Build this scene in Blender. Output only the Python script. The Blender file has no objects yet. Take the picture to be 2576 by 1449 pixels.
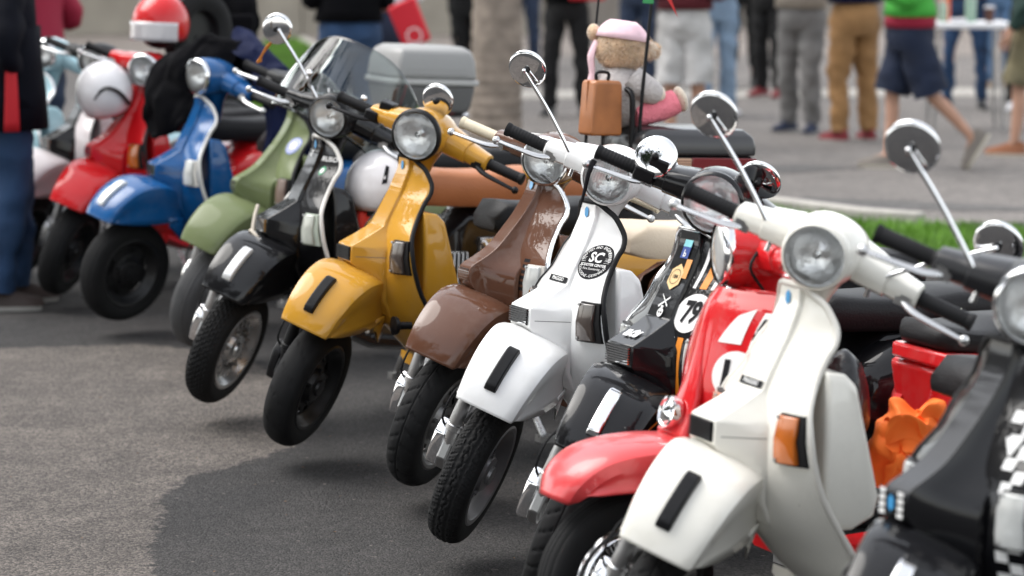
import bpy, bmesh, math, random
from math import sin, cos, pi, radians, sqrt, atan2
from mathutils import Matrix, Vector, noise
random.seed(7)
SC = bpy.context.scene
COL = SC.collection

# ------------------------------------------------------------------ camera
CAM_H, CAM_PITCH = 1.801, .135
cd = bpy.data.cameras.new('camera'); cam = bpy.data.objects.new('camera', cd); COL.objects.link(cam)
cam.location = (0, 0, CAM_H); cam.rotation_euler = (pi/2 - CAM_PITCH, 0, 0)
cd.sensor_width = 36; cd.lens = 7200/2576*36
cd.clip_start = 0.1; cd.clip_end = 2000
cd.dof.use_dof = True; cd.dof.focus_distance = 7.75; cd.dof.aperture_fstop = 3.0
cd.dof.aperture_blades = 9
SC.camera = cam

# ------------------------------------------------------------------ world, sun, exposure
SUN_EL, SUN_AZ = radians(56), radians(-72)      # azimuth measured from +Y towards +X
w = bpy.data.worlds.new('World'); SC.world = w; w.use_nodes = True
nt = w.node_tree; nt.nodes.clear()
o = nt.nodes.new('ShaderNodeOutputWorld'); bg = nt.nodes.new('ShaderNodeBackground')
sky = nt.nodes.new('ShaderNodeTexSky'); sky.sky_type = 'NISHITA'; sky.sun_disc = False
sky.sun_elevation = SUN_EL; sky.sun_rotation = SUN_AZ; sky.air_density = 1.3; sky.dust_density = 1.5; sky.ozone_density = 1.0
hs = nt.nodes.new('ShaderNodeHueSaturation'); hs.inputs['Saturation'].default_value = 0.22
nt.links.new(sky.outputs[0], hs.inputs['Color']); nt.links.new(hs.outputs[0], bg.inputs[0]); nt.links.new(bg.outputs[0], o.inputs[0])
bg.inputs[1].default_value = 0.14
sl = bpy.data.lights.new('sun', 'SUN'); sl.energy = 1.15; sl.angle = radians(50); sl.color = (1, 0.96, 0.9)
so = bpy.data.objects.new('sun', sl); COL.objects.link(so)
sd = Vector((sin(SUN_AZ)*cos(SUN_EL), cos(SUN_AZ)*cos(SUN_EL), sin(SUN_EL)))
so.rotation_euler = sd.to_track_quat('Z', 'Y').to_euler()
SC.view_settings.view_transform = 'Standard'; SC.view_settings.look = 'None'
SC.view_settings.exposure = 1.55; SC.view_settings.gamma = 1; SC.view_settings.use_curve_mapping = False
SC.render.engine = 'CYCLES'
SC.cycles.max_bounces = 8; SC.cycles.transparent_max_bounces = 12; SC.cycles.use_denoising = True
SC.cycles.caustics_reflective = False; SC.cycles.caustics_refractive = False

def at(u, v, Y):
    """world point seen at photo pixel (u, v of a 2576 wide frame) at distance Y along the ground"""
    c, s = cos(CAM_PITCH), sin(CAM_PITCH); dx = (u-1288)/7200; dy = (724.5-v)/7200
    d = Vector((dx, c+dy*s, -s+dy*c)); d *= Y/d.y
    return d + Vector((0, 0, CAM_H))
def ground(u, v, z=0):
    c, s = cos(CAM_PITCH), sin(CAM_PITCH); dx = (u-1288)/7200; dy = (724.5-v)/7200
    d = Vector((dx, c+dy*s, -s+dy*c)); t = (z-CAM_H)/d.z
    return Vector((d.x*t, d.y*t, z))

# ------------------------------------------------------------------ materials
MATS = {}
def mat(name, col=(.5, .5, .5), rough=.5, metal=0, coat=0, coat_rough=.05, spec=.5, var=0.0, vscale=6, bump=0, bscale=60, rvar=0, sheen=0, trans=0, alpha=1, ior=1.45, sss=0):
    if name in MATS: return MATS[name]
    assert len(col) == 3, name
    m = bpy.data.materials.new(name); m.use_nodes = True; n = m.node_tree; b = n.nodes['Principled BSDF']
    I = b.inputs
    I['Base Color'].default_value = (*col, 1); I['Roughness'].default_value = rough; I['Metallic'].default_value = metal
    I['Coat Weight'].default_value = coat; I['Coat Roughness'].default_value = coat_rough; I['Specular IOR Level'].default_value = spec
    I['Transmission Weight'].default_value = trans; I['Alpha'].default_value = alpha; I['IOR'].default_value = ior
    I['Sheen Weight'].default_value = sheen; I['Coat IOR'].default_value = 1.42
    tc = n.nodes.new('ShaderNodeTexCoord')
    if var > 0:
        no = n.nodes.new('ShaderNodeTexNoise'); no.inputs['Scale'].default_value = vscale; no.inputs['Detail'].default_value = 5
        n.links.new(tc.outputs['Object'], no.inputs['Vector'])
        r = n.nodes.new('ShaderNodeMapRange'); r.inputs[1].default_value = .3; r.inputs[2].default_value = .7
        r.inputs[3].default_value = 1-var; r.inputs[4].default_value = 1+var
        n.links.new(no.outputs['Fac'], r.inputs[0])
        mx = n.nodes.new('ShaderNodeMix'); mx.data_type = 'RGBA'; mx.blend_type = 'MULTIPLY'; mx.inputs[0].default_value = 1
        mx.inputs[6].default_value = (*col, 1); n.links.new(r.outputs[0], mx.inputs[7]); n.links.new(mx.outputs[2], I['Base Color'])
    if rvar > 0:
        no = n.nodes.new('ShaderNodeTexNoise'); no.inputs['Scale'].default_value = 9; no.inputs['Detail'].default_value = 6
        n.links.new(tc.outputs['Object'], no.inputs['Vector'])
        r = n.nodes.new('ShaderNodeMapRange'); r.inputs[1].default_value = .35; r.inputs[2].default_value = .7
        r.inputs[3].default_value = max(0, rough-rvar); r.inputs[4].default_value = rough+rvar
        n.links.new(no.outputs['Fac'], r.inputs[0]); n.links.new(r.outputs[0], I['Roughness'])
    if bump > 0:
        no = n.nodes.new('ShaderNodeTexNoise'); no.inputs['Scale'].default_value = bscale; no.inputs['Detail'].default_value = 4
        n.links.new(tc.outputs['Object'], no.inputs['Vector'])
        bp = n.nodes.new('ShaderNodeBump'); bp.inputs['Strength'].default_value = bump; bp.inputs['Distance'].default_value = .01
        n.links.new(no.outputs['Fac'], bp.inputs['Height']); n.links.new(bp.outputs[0], I['Normal'])
    MATS[name] = m; return m
def paint(name, col, rough=.45, coat=1.0):
    if 'paint_'+name in MATS: return MATS['paint_'+name]
    m = mat('paint_'+name, col, rough, coat=coat, coat_rough=.025, var=.06, vscale=3, spec=.12, rvar=.06)
    n = m.node_tree; b = n.nodes['Principled BSDF']; tc = n.nodes['Texture Coordinate']   # small chips and a film of road dust
    src = b.inputs['Base Color'].links[0].from_socket
    no = n.nodes.new('ShaderNodeTexNoise'); no.inputs['Scale'].default_value = 55; no.inputs['Detail'].default_value = 3; n.links.new(tc.outputs['Object'], no.inputs['Vector'])
    r = n.nodes.new('ShaderNodeMapRange'); r.inputs[1].default_value = .765; r.inputs[2].default_value = .78; r.inputs[3].default_value = 0; r.inputs[4].default_value = .75; n.links.new(no.outputs['Fac'], r.inputs[0])
    mx = n.nodes.new('ShaderNodeMix'); mx.data_type = 'RGBA'; mx.inputs[7].default_value = (.10, .085, .075, 1) if sum(col) > .1 else (.2, .2, .2, 1); n.links.new(r.outputs[0], mx.inputs[0]); n.links.new(src, mx.inputs[6])
    d = n.nodes.new('ShaderNodeTexNoise'); d.inputs['Scale'].default_value = 6; d.inputs['Detail'].default_value = 8; d.inputs['Roughness'].default_value = .7; n.links.new(tc.outputs['Object'], d.inputs['Vector'])
    r2 = n.nodes.new('ShaderNodeMapRange'); r2.inputs[1].default_value = .5; r2.inputs[2].default_value = .8; r2.inputs[3].default_value = 0; r2.inputs[4].default_value = .22 if sum(col) > .1 else .02; n.links.new(d.outputs['Fac'], r2.inputs[0])
    m2 = n.nodes.new('ShaderNodeMix'); m2.data_type = 'RGBA'; m2.inputs[7].default_value = (.26, .23, .20, 1) if sum(col) > .1 else (.08, .075, .07, 1); n.links.new(r2.outputs[0], m2.inputs[0]); n.links.new(mx.outputs[2], m2.inputs[6]); n.links.new(m2.outputs[2], b.inputs['Base Color'])
    r3 = n.nodes.new('ShaderNodeMapRange'); r3.inputs[1].default_value = .4; r3.inputs[2].default_value = .8; r3.inputs[3].default_value = .02; r3.inputs[4].default_value = .11; n.links.new(d.outputs['Fac'], r3.inputs[0]); n.links.new(r3.outputs[0], b.inputs['Coat Roughness'])
    return m
CHROME = mat('chrome', (.82, .82, .83), .07, 1, rvar=.05)
ALLOY = mat('alloy', (.55, .55, .55), .35, 1, rvar=.12)
STEEL = mat('dull_steel', (.33, .33, .33), .4, 1, rvar=.12)
RUBBER = mat('rubber', (.008, .008, .009), .62, spec=.25, var=.25, vscale=14, rvar=.12)
TYRE = mat('tyre_rubber', (.012, .012, .0125), .8, spec=.25, var=.35, vscale=9, rvar=.1)
PLASTIC = mat('black_plastic', (.007, .007, .008), .42, spec=.25, rvar=.1)
BLACKGLOSS = paint('black', (.004, .004, .005), .45, .8)
GREYRIM = mat('rim_grey', (.24, .24, .25), .4, .6, rvar=.1)
DARKRIM = mat('rim_dark', (.014, .014, .015), .42, .2, rvar=.1)
SEATBLACK = mat('seat_vinyl', (.008, .008, .009), .5, spec=.25, bump=.15, bscale=160, var=.15)
WHITE_DECAL = mat('white_decal', (.78, .78, .77), .35)
BLACK_DECAL = mat('black_decal', (.012, .012, .014), .65, spec=.15)
ORANGE_DECAL = mat('orange_decal', (.75, .25, .02), .35)
BLUE_DECAL = mat('blue_decal', (.04, .27, .55), .3, coat=.5)
SKIN = mat('skin', (.46, .26, .18), .55, var=.12, vscale=8)
def glass(name, tint=(1, 1, 1), fac=.1, rough=.02):
    if name in MATS: return MATS[name]
    m = bpy.data.materials.new(name); m.use_nodes = True; n = m.node_tree; n.nodes.clear()
    out = n.nodes.new('ShaderNodeOutputMaterial'); t = n.nodes.new('ShaderNodeBsdfTransparent'); t.inputs[0].default_value = (*tint, 1)
    g = n.nodes.new('ShaderNodeBsdfGlossy'); g.inputs['Roughness'].default_value = rough
    f = n.nodes.new('ShaderNodeFresnel'); f.inputs[0].default_value = 1.5
    a = n.nodes.new('ShaderNodeMath'); a.operation = 'ADD'; a.inputs[1].default_value = fac; a.use_clamp = True
    mx = n.nodes.new('ShaderNodeMixShader')
    n.links.new(f.outputs[0], a.inputs[0]); n.links.new(a.outputs[0], mx.inputs[0]); n.links.new(t.outputs[0], mx.inputs[1]); n.links.new(g.outputs[0], mx.inputs[2]); n.links.new(mx.outputs[0], out.inputs[0])
    MATS[name] = m; return m
def lens_mat(name, col, ribs=0):
    m = mat(name, col, .12, coat=1, coat_rough=.03, var=.15, vscale=20)
    return m
# ribbed headlamp glass
def lamp_glass():
    m = glass('lamp_glass', (.96, .97, .97), .10, .06); n = m.node_tree
    g = [x for x in n.nodes if x.type == 'BSDF_GLOSSY'][0]
    tc = n.nodes.new('ShaderNodeTexCoord'); wv = n.nodes.new('ShaderNodeTexWave'); wv.bands_direction = 'Y'; wv.inputs['Scale'].default_value = 42; wv.inputs['Distortion'].default_value = .6
    n.links.new(tc.outputs['Object'], wv.inputs[0]); bp = n.nodes.new('ShaderNodeBump'); bp.inputs['Strength'].default_value = .5; bp.inputs['Distance'].default_value = .004
    n.links.new(wv.outputs['Fac'], bp.inputs['Height']); n.links.new(bp.outputs[0], g.inputs['Normal'])
    return m
LAMPGLASS = lamp_glass()
CLEARLENS = glass('clear_lens', (.97, .98, .98), .06, .03)
SMOKEGLASS = glass('smoke_shield', (.66, .70, .70), .02, .02)
REFLECTOR = mat('lamp_reflector', (.96, .96, .96), .3, 1, bump=.35, bscale=40)

# ------------------------------------------------------------------ mesh builder
class MB:
    def __init__(s): s.v = []; s.f = []
    def add(s, vs, fs):
        b = len(s.v); s.v += [tuple(p) for p in vs]; s.f += [tuple(b+i for i in f) for f in fs]; return s
    def box(s, c, d, R=None):
        x, y, z = d[0]/2, d[1]/2, d[2]/2
        vs = [Vector(p) for p in ((-x,-y,-z),(x,-y,-z),(x,y,-z),(-x,y,-z),(-x,-y,z),(x,-y,z),(x,y,z),(-x,y,z))]
        if R is not None: vs = [R @ p for p in vs]
        vs = [p + Vector(c) for p in vs]
        return s.add(vs, [(0,3,2,1),(4,5,6,7),(0,1,5,4),(1,2,6,5),(2,3,7,6),(3,0,4,7)])
    def loft(s, rings, closed=True, cap=(True, True)):
        n = len(rings[0]); vs = [p for r in rings for p in r]; fs = []
        for i in range(len(rings)-1):
            for j in range(n if closed else n-1):
                k = (j+1) % n; fs.append((i*n+j, i*n+k, (i+1)*n+k, (i+1)*n+j))
        if cap[0]: fs.append(tuple(range(n-1, -1, -1)))
        if cap[1]: fs.append(tuple((len(rings)-1)*n+j for j in range(n)))
        return s.add(vs, fs)
    def tube(s, pts, r, n=8, sq=1.0, cap=True, smooth=0):
        pts = [Vector(p) for p in pts]
        if smooth:
            pts = crv(pts, smooth)
        rs = r if isinstance(r, (list, tuple)) else [r]*len(pts)
        if len(rs) != len(pts):
            m = len(rs); rr = []
            for i in range(len(pts)):
                t = i/(len(pts)-1)*(m-1); k = min(int(t), m-2); rr.append(rs[k]+(rs[k+1]-rs[k])*(t-k))
            rs = rr
        rings = []; up = None
        for i, p in enumerate(pts):
            t = (pts[min(i+1, len(pts)-1)] - pts[max(i-1, 0)])
            if t.length < 1e-9: t = Vector((0, 0, 1))
            t.normalize()
            if up is None:
                up = Vector((0, 0, 1)) if abs(t.z) < .9 else Vector((1, 0, 0))
            a = t.cross(up); a.normalize(); up2 = a.cross(t); up2.normalize(); up = up2
            rings.append([p + (a*cos(2*pi*j/n) + up2*sin(2*pi*j/n)*sq)*rs[i] for j in range(n)])
        return s.loft(rings, True, (cap, cap))
    def lathe(s, prof, c=(0, 0, 0), axis='y', n=32, M=None, cap=(False, False), disp=None):
        """prof: list of (radius, offset along axis)"""
        rings = []
        for i in range(len(prof)):
            r, h = prof[i]; ring = []
            for j in range(n):
                a = 2*pi*j/n; rr = r + (disp(a, i) if disp else 0)
                if axis == 'y': p = Vector((rr*cos(a), h, rr*sin(a)))
                elif axis == 'x': p = Vector((h, rr*cos(a), rr*sin(a)))
                else: p = Vector((rr*cos(a), rr*sin(a), h))
                ring.append((M @ p if M else p) + Vector(c))
            rings.append(ring)
        return s.loft(rings, True, cap)
    def sphere(s, c, r, n=12, m=8, M=None):
        c = Vector(c); r = r if isinstance(r, (tuple, list)) else (r, r, r); rings = []
        for i in range(1, m):
            ph = pi*i/m - pi/2
            ring = [Vector((r[0]*cos(ph)*cos(2*pi*j/n), r[1]*cos(ph)*sin(2*pi*j/n), r[2]*sin(ph))) for j in range(n)]
            rings.append([(M @ p if M else p)+c for p in ring])
        b = Vector((0, 0, -r[2])); t = Vector((0, 0, r[2]))
        if M: b = M @ b; t = M @ t
        k = len(s.v); s.loft(rings, True, (False, False))
        ib = len(s.v); s.v.append(tuple(b+c)); it = len(s.v); s.v.append(tuple(t+c))
        for j in range(n):
            s.f.append((ib, k+(j+1) % n, k+j)); s.f.append((it, k+(m-2)*n+j, k+(m-2)*n+(j+1) % n))
        return s
    def grid(s, fn, nu, nv, closed_u=False):
        vs = [fn(i/nu, j/nv) for i in range(nu+1) for j in range(nv+1)]; w_ = nv+1
        return s.add(vs, [(i*w_+j, (i+1)*w_+j, (i+1)*w_+j+1, i*w_+j+1) for i in range(nu) for j in range(nv)])
    def prism(s, prof, a, b, axis='y'):
        """extrude a 2D outline of (x, z) pairs from y=a to y=b"""
        f = (lambda p, t: (p[0], t, p[1])) if axis == 'y' else ((lambda p, t: (t, p[0], p[1])) if axis == 'x' else (lambda p, t: (p[0], p[1], t)))
        return s.loft([[f(p, a) for p in prof], [f(p, b) for p in prof]])
    def mesh(s, name, ang=40):
        me = bpy.data.meshes.new(name); me.from_pydata([tuple(p) for p in s.v], [], s.f); me.update()
        bm = bmesh.new(); bm.from_mesh(me); bmesh.ops.recalc_face_normals(bm, faces=bm.faces); bm.to_mesh(me); bm.free()
        if ang:
            me.polygons.foreach_set('use_smooth', [True]*len(me.polygons))
            me.set_sharp_from_angle(angle=radians(ang))
        me.materials.append(None)
        return me
def crv(pts, k=6):
    """Catmull-Rom through points"""
    pts = [Vector(p) for p in pts]; out = []
    for i in range(len(pts)-1):
        p0 = pts[max(i-1, 0)]; p1 = pts[i]; p2 = pts[i+1]; p3 = pts[min(i+2, len(pts)-1)]
        for j in range(k):
            t = j/k
            out.append(.5*((2*p1)+(-p0+p2)*t+(2*p0-5*p1+4*p2-p3)*t*t+(-p0+3*p1-3*p2+p3)*t**3))
    out.append(pts[-1]); return out
def tab(rows, t):
    """Catmull-Rom over a table of tuples, t in 0..len-1"""
    n = len(rows); i = min(max(int(t), 0), n-2); f = t-i
    p0 = rows[max(i-1, 0)]; p1 = rows[i]; p2 = rows[i+1]; p3 = rows[min(i+2, n-1)]
    return [.5*(2*b+(-a+c)*f+(2*a-5*b+4*c-d)*f*f+(-a+3*b-3*c+d)*f**3) for a, b, c, d in zip(p0, p1, p2, p3)]
CACHE = {}
def obj(name, mb, m, parent=None, M=None, key=None, sub=0, bev=0, bseg=2, sol=0, ang=40, label=None, kind=None):
    """one mesh object; mb may be a builder function when key names a shared mesh"""
    if key is not None and key in CACHE: me = CACHE[key]
    else:
        b = mb() if callable(mb) else mb
        me = b if isinstance(b, bpy.types.Mesh) else b.mesh(name, ang)
        if len(me.materials) == 0: me.materials.append(None)
        if key is not None: CACHE[key] = me
    ob = bpy.data.objects.new(name, me); COL.objects.link(ob)
    ob.material_slots[0].link = 'OBJECT'; ob.material_slots[0].material = m
    if parent is not None: ob.parent = parent
    if M is not None: ob.matrix_local = M
    if sol:
        md = ob.modifiers.new('s', 'SOLIDIFY'); md.thickness = sol; md.offset = 0
    if bev:
        md = ob.modifiers.new('b', 'BEVEL'); md.width = bev; md.segments = bseg; md.limit_method = 'ANGLE'; md.angle_limit = radians(30)
    if sub:
        md = ob.modifiers.new('u', 'SUBSURF'); md.levels = sub; md.render_levels = sub
    if label: ob['label'] = label
    if kind: ob['kind'] = kind
    return ob
def tag(o, label, cat, group=None):
    o['label'] = label; o['category'] = cat
    if group: o['group'] = group
    return o
def empty(name, M, label=None, cat=None, group=None):
    e = bpy.data.objects.new(name, None); COL.objects.link(e); e.matrix_world = M; e.empty_display_size = .1
    if label: tag(e, label, cat, group)
    return e
def text_mesh(s, size=1, bold=0.0, xs=1.0, align='CENTER'):
    """flat filled lettering in the xy plane"""
    cu = bpy.data.curves.new('lettering', 'FONT'); cu.body = s; cu.size = size; cu.align_x = align; cu.align_y = 'CENTER'; cu.offset = bold; cu.resolution_u = 3
    ob = bpy.data.objects.new('lettering', cu); COL.objects.link(ob)
    dg = bpy.context.evaluated_depsgraph_get(); me = bpy.data.meshes.new_from_object(ob.evaluated_get(dg))
    vs = [Vector((p.co.x*xs, p.co.y)) for p in me.vertices]; fs = [tuple(p.vertices) for p in me.polygons]
    bpy.data.objects.remove(ob); bpy.data.curves.remove(cu); bpy.data.meshes.remove(me)
    return vs, fs
# ------------------------------------------------------------------ setting: ground, grass, wall
def asphalt(name, col, col2, agg, bump, worn=None):
    m = bpy.data.materials.new(name); m.use_nodes = True; n = m.node_tree; b = n.nodes['Principled BSDF']
    tc = n.nodes.new('ShaderNodeTexCoord')
    def noise_(sc, det=4, rough=.6):
        x = n.nodes.new('ShaderNodeTexNoise'); x.inputs['Scale'].default_value = sc; x.inputs['Detail'].default_value = det; x.inputs['Roughness'].default_value = rough
        n.links.new(tc.outputs['Object'], x.inputs['Vector']); return x
    def ramp(fac, stops):
        r = n.nodes.new('ShaderNodeValToRGB'); r.color_ramp.elements[0].position = stops[0][0]; r.color_ramp.elements[0].color = (*stops[0][1], 1)
        r.color_ramp.elements[1].position = stops[1][0]; r.color_ramp.elements[1].color = (*stops[1][1], 1)
        n.links.new(fac, r.inputs[0]); return r
    def mix(a, bb, fac, mode='MIX'):
        x = n.nodes.new('ShaderNodeMix'); x.data_type = 'RGBA'; x.blend_type = mode
        for sck, val in ((x.inputs[0], fac), (x.inputs[6], a), (x.inputs[7], bb)):
            if hasattr(val, 'links') or hasattr(val, 'is_linked'): n.links.new(val, sck)
            else: sck.default_value = val if isinstance(val, float) else (*val, 1)
        return x.outputs[2]
    big = noise_(.9, 6, .6); mid = noise_(7, 5, .65); fine = noise_(190, 2, .7)
    base = ramp(big.outputs['Fac'], ((.35, col), (.68, col2)))
    c0 = base.outputs[0]
    if worn:     # older worn surface where the sheet's 'wear' attribute is positive, with an uneven edge
        at_ = n.nodes.new('ShaderNodeAttribute'); at_.attribute_name = 'wear'; ed = noise_(16, 6, .75); ed2 = noise_(3, 3, .6)
        a1 = n.nodes.new('ShaderNodeMath'); a1.operation = 'MULTIPLY_ADD'; a1.inputs[1].default_value = .20; n.links.new(ed.outputs['Fac'], a1.inputs[0]); n.links.new(at_.outputs['Fac'], a1.inputs[2])
        mr = n.nodes.new('ShaderNodeMapRange'); mr.interpolation_type = 'SMOOTHSTEP'; mr.inputs[1].default_value = .090; mr.inputs[2].default_value = .114; n.links.new(a1.outputs[0], mr.inputs[0])
        wb = ramp(ed2.outputs['Fac'], ((.35, worn[0]), (.65, worn[1]))); c0 = mix(c0, wb.outputs[0], mr.outputs[0])
    m1 = ramp(mid.outputs['Fac'], ((.3, (.78, .78, .78)), (.72, (1.2, 1.2, 1.2))))
    c = mix(c0, m1.outputs[0], 1.0, 'MULTIPLY')
    vo = n.nodes.new('ShaderNodeTexVoronoi'); vo.inputs['Scale'].default_value = agg; n.links.new(tc.outputs['Object'], vo.inputs['Vector'])
    bw = n.nodes.new('ShaderNodeRGBToBW'); n.links.new(vo.outputs['Color'], bw.inputs[0])
    st = ramp(bw.outputs[0], ((.25, (.55, .55, .55)), (.8, (1.55, 1.52, 1.48))))
    c = mix(c, st.outputs[0], 1.0, 'MULTIPLY')
    f2 = ramp(fine.outputs['Fac'], ((.3, (.75, .75, .75)), (.7, (1.25, 1.25, 1.25))))
    c = mix(c, f2.outputs[0], 1.0, 'MULTIPLY')
    sp = noise_(34, 2, .5); spr = ramp(sp.outputs['Fac'], ((.70, (0, 0, 0)), (.76, (1, 1, 1))))
    c = mix(c, (.16, .14, .125), spr.outputs[0])
    n.links.new(c, b.inputs['Base Color'])
    b.inputs['Roughness'].default_value = .82; b.inputs['Specular IOR Level'].default_value = .35
    ad = n.nodes.new('ShaderNodeMath'); ad.operation = 'MULTIPLY_ADD'; ad.inputs[1].default_value = -1.0
    n.links.new(vo.outputs['Distance'], ad.inputs[0]); n.links.new(fine.outputs['Fac'], ad.inputs[2])
    bp = n.nodes.new('ShaderNodeBump'); bp.inputs['Strength'].default_value = bump; bp.inputs['Distance'].default_value = .006
    n.links.new(ad.outputs[0], bp.inputs['Height']); n.links.new(bp.outputs[0], b.inputs['Normal'])
    return m
A_DARK = asphalt('asphalt_dark', (.026, .025, .0255), (.043, .040, .039), 130, 1.0)
A_LIGHT = asphalt('asphalt_worn', (.026, .025, .0255), (.043, .040, .039), 130, 1.0, ((.092, .081, .074), (.130, .114, .103)))
A_FAR = asphalt('asphalt_pale', (.125, .116, .110), (.165, .152, .144), 120, .6)

def sheet(name, pts, z, m, rag=0.0, step=.03, seed=0):
    """flat ground sheet from an outline; rag makes its edge ragged"""
    out = []
    P = [Vector((p[0], p[1], 0)) for p in pts]
    for i, p in enumerate(P):
        q = P[(i+1) % len(P)]; L = (q-p).length; k = max(1, int(L/step)) if rag else 1
        nrm = Vector((q.y-p.y, p.x-q.x, 0)); nrm.normalize()
        for j in range(k):
            c = p.lerp(q, j/k)
            if rag:
                d = noise.noise(Vector((c.x*2.5+seed, c.y*2.5, 1)))*.35 + noise.noise(Vector((c.x*13+seed, c.y*13, 5)))*.22 + noise.noise(Vector((c.x*47, c.y*47, seed)))*.26 + noise.noise(Vector((c.x*120, c.y*120, seed)))*.2
                c = c + nrm*d*rag
            out.append((c.x, c.y, z))
    b = MB(); b.add(out, [tuple(range(len(out)))])
    me = b.mesh(name, 0)
    bm = bmesh.new(); bm.from_mesh(me); bmesh.ops.triangulate(bm, faces=bm.faces); 
    for f in bm.faces:
        if f.normal.z < 0: f.normal_flip()
    bm.to_mesh(me); bm.free()
    return obj(name, me, m, kind='structure')
b = MB(); b.add([(-900, -900, 0), (900, -900, 0), (900, 900, 0), (-900, 900, 0)], [(0, 1, 2, 3)])
obj('ground', b, A_DARK, kind='structure', ang=0)
# worn light bay of older asphalt in the left foreground
bay = [(-2.9, 11.44)] + [(-2.07, 11.43), (-1.70, 11.48), (-1.52, 11.54), (-1.30, 11.39), (-1.10, 11.18), (-.95, 10.95), (-.86, 10.7), (-.74, 10.2), (-.70, 9.6), (-.75, 9.25), (-.90, 8.98), (-1.02, 8.82), (-1.06, 8.5), (-1.02, 8.17), (-1.02, 7.86), (-.96, 7.5), (-.93, 7.0), (-.96, 5.0), (-2.9, 5.0)]
def worn_sheet(outline, x0, x1, y0, y1, st):
    import numpy as np
    nx, ny = int((x1-x0)/st), int((y1-y0)/st); X, Y = np.meshgrid(np.linspace(x0, x1, nx+1), np.linspace(y0, y1, ny+1), indexing='ij'); px, py = X.ravel(), Y.ravel()
    D = np.full(px.shape, 9.0); ins = np.zeros(px.shape, bool); n = len(outline)
    for i in range(n):
        (ax, ay), (bx_, by) = outline[i], outline[(i+1) % n]; dx, dy = bx_-ax, by-ay
        t = np.clip(((px-ax)*dx+(py-ay)*dy)/(dx*dx+dy*dy), 0, 1); D = np.minimum(D, np.hypot(px-ax-t*dx, py-ay-t*dy))
        ins ^= ((ay > py) != (by > py)) & (px < (bx_-ax)*(py-ay)/((by-ay) if by != ay else 1e-9)+ax)
    b = MB(); b.v = [(float(a), float(c), .004) for a, c in zip(px, py)]
    b.f = [(i*(ny+1)+j, (i+1)*(ny+1)+j, (i+1)*(ny+1)+j+1, i*(ny+1)+j+1) for i in range(nx) for j in range(ny)]
    me = b.mesh('worn_pavement', 0); at_ = me.attributes.new('wear', 'FLOAT', 'POINT'); at_.data.foreach_set('value', np.where(ins, D, -D).astype('f4'))
    return obj('worn_pavement', me, A_LIGHT, kind='structure')
bay = [(x_-3 if x_ < -2.8 else x_, y_) for x_, y_ in bay]
worn_sheet(bay, -3.6, .3, 5.2, 12.4, .045)
# pale far road behind the scooters
sheet('far_road', [(-60, 18.2), (-3.0, 18.0), (1.2, 17.2), (1.7, 16.55), (2.3, 15.9), (5.2, 16.3), (60, 22), (60, 300), (-60, 300)], .004, A_FAR, rag=.05, step=.2, seed=9)
pale = asphalt('concrete_pale', (.30, .285, .26), (.36, .345, .32), 90, .4)
darkpatch = asphalt('asphalt_patch', (.075, .073, .073), (.10, .096, .094), 120, .6)
sheet('road_stripe', [(-1.6, 27.0), (-1.6, 25.9), (1.9, 26.1), (6.8, 26.6), (6.8, 27.7), (1.9, 27.2)], .008, pale, rag=.03, step=.15, seed=2)
sheet('repair_patch', [(1.05, 18.8), (1.9, 18.9), (2.4, 19.25), (2.0, 19.5), (1.2, 19.3)], .008, darkpatch, rag=.08, step=.08, seed=5)
sheet('repair_patch', [(1.75, 17.3), (2.6, 17.0), (3.2, 16.65), (3.1, 16.5), (2.3, 16.6), (1.7, 16.9)], .008, darkpatch, rag=.06, step=.08, seed=6)
sheet('pavement', [(-40, 33.2), (-40, 41), (40, 41), (40, 33.2)], .008, asphalt('pavement_slabs', (.17, .15, .135), (.22, .195, .18), 100, .5))

# grass verges (real blades)
GRASS_M = mat('grass_blade', (.11, .24, .022), .6, var=.45, vscale=3)
GRASS_B = mat('grass_soil', (.035, .07, .012), .9, var=.4, vscale=12)
def verge(name, outline, count, seed, hgt=.06):
    g = sheet(name+'_bed', outline, .02, GRASS_B)
    rnd = random.Random(seed); b = MB(); xs = [p[0] for p in outline]; ys = [p[1] for p in outline]
    def inside(x, y):
        c = False; n = len(outline)
        for i in range(n):
            x1, y1 = outline[i]; x2, y2 = outline[(i+1) % n]
            if (y1 > y) != (y2 > y) and x < (x2-x1)*(y-y1)/(y2-y1)+x1: c = not c
        return c
    k = 0
    while k < count:
        x = rnd.uniform(min(xs), max(xs)); y = rnd.uniform(min(ys), max(ys))
        if not inside(x, y): continue
        k += 1; a = rnd.uniform(0, 2*pi); h = hgt*rnd.uniform(.5, 1.25); wd = rnd.uniform(.003, .006); l = rnd.uniform(.1, .6)*h; aa = rnd.uniform(0, 2*pi)
        dx, dy = cos(a)*wd, sin(a)*wd; lx, ly = cos(aa)*l, sin(aa)*l
        b.add([(x-dx, y-dy, .02), (x+dx, y+dy, .02), (x+lx*.4+dx*.7, y+ly*.4+dy*.7, .02+h*.6), (x+lx*.4-dx*.7, y+ly*.4-dy*.7, .02+h*.6), (x+lx, y+ly, .02+h)], [(0, 1, 2, 3), (3, 2, 4)])
    obj(name, b, GRASS_M, kind='stuff', ang=0)
verge('grass', [(1.3, 16.55), (1.5, 16.4), (1.95, 15.75), (2.9, 15.35), (6.5, 15.6), (6.5, 12.6), (2.6, 12.7), (1.9, 14.0), (1.45, 15.5)], 26000, 4)
verge('grass', [(-2.41, 27.6), (-3.07, 35.6), (-2.69, 35.8), (-2.30, 33.3), (-1.90, 29.9), (-1.72, 27.6), (-1.5, 24), (-2.3, 24)], 12000, 8, .10)
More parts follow.
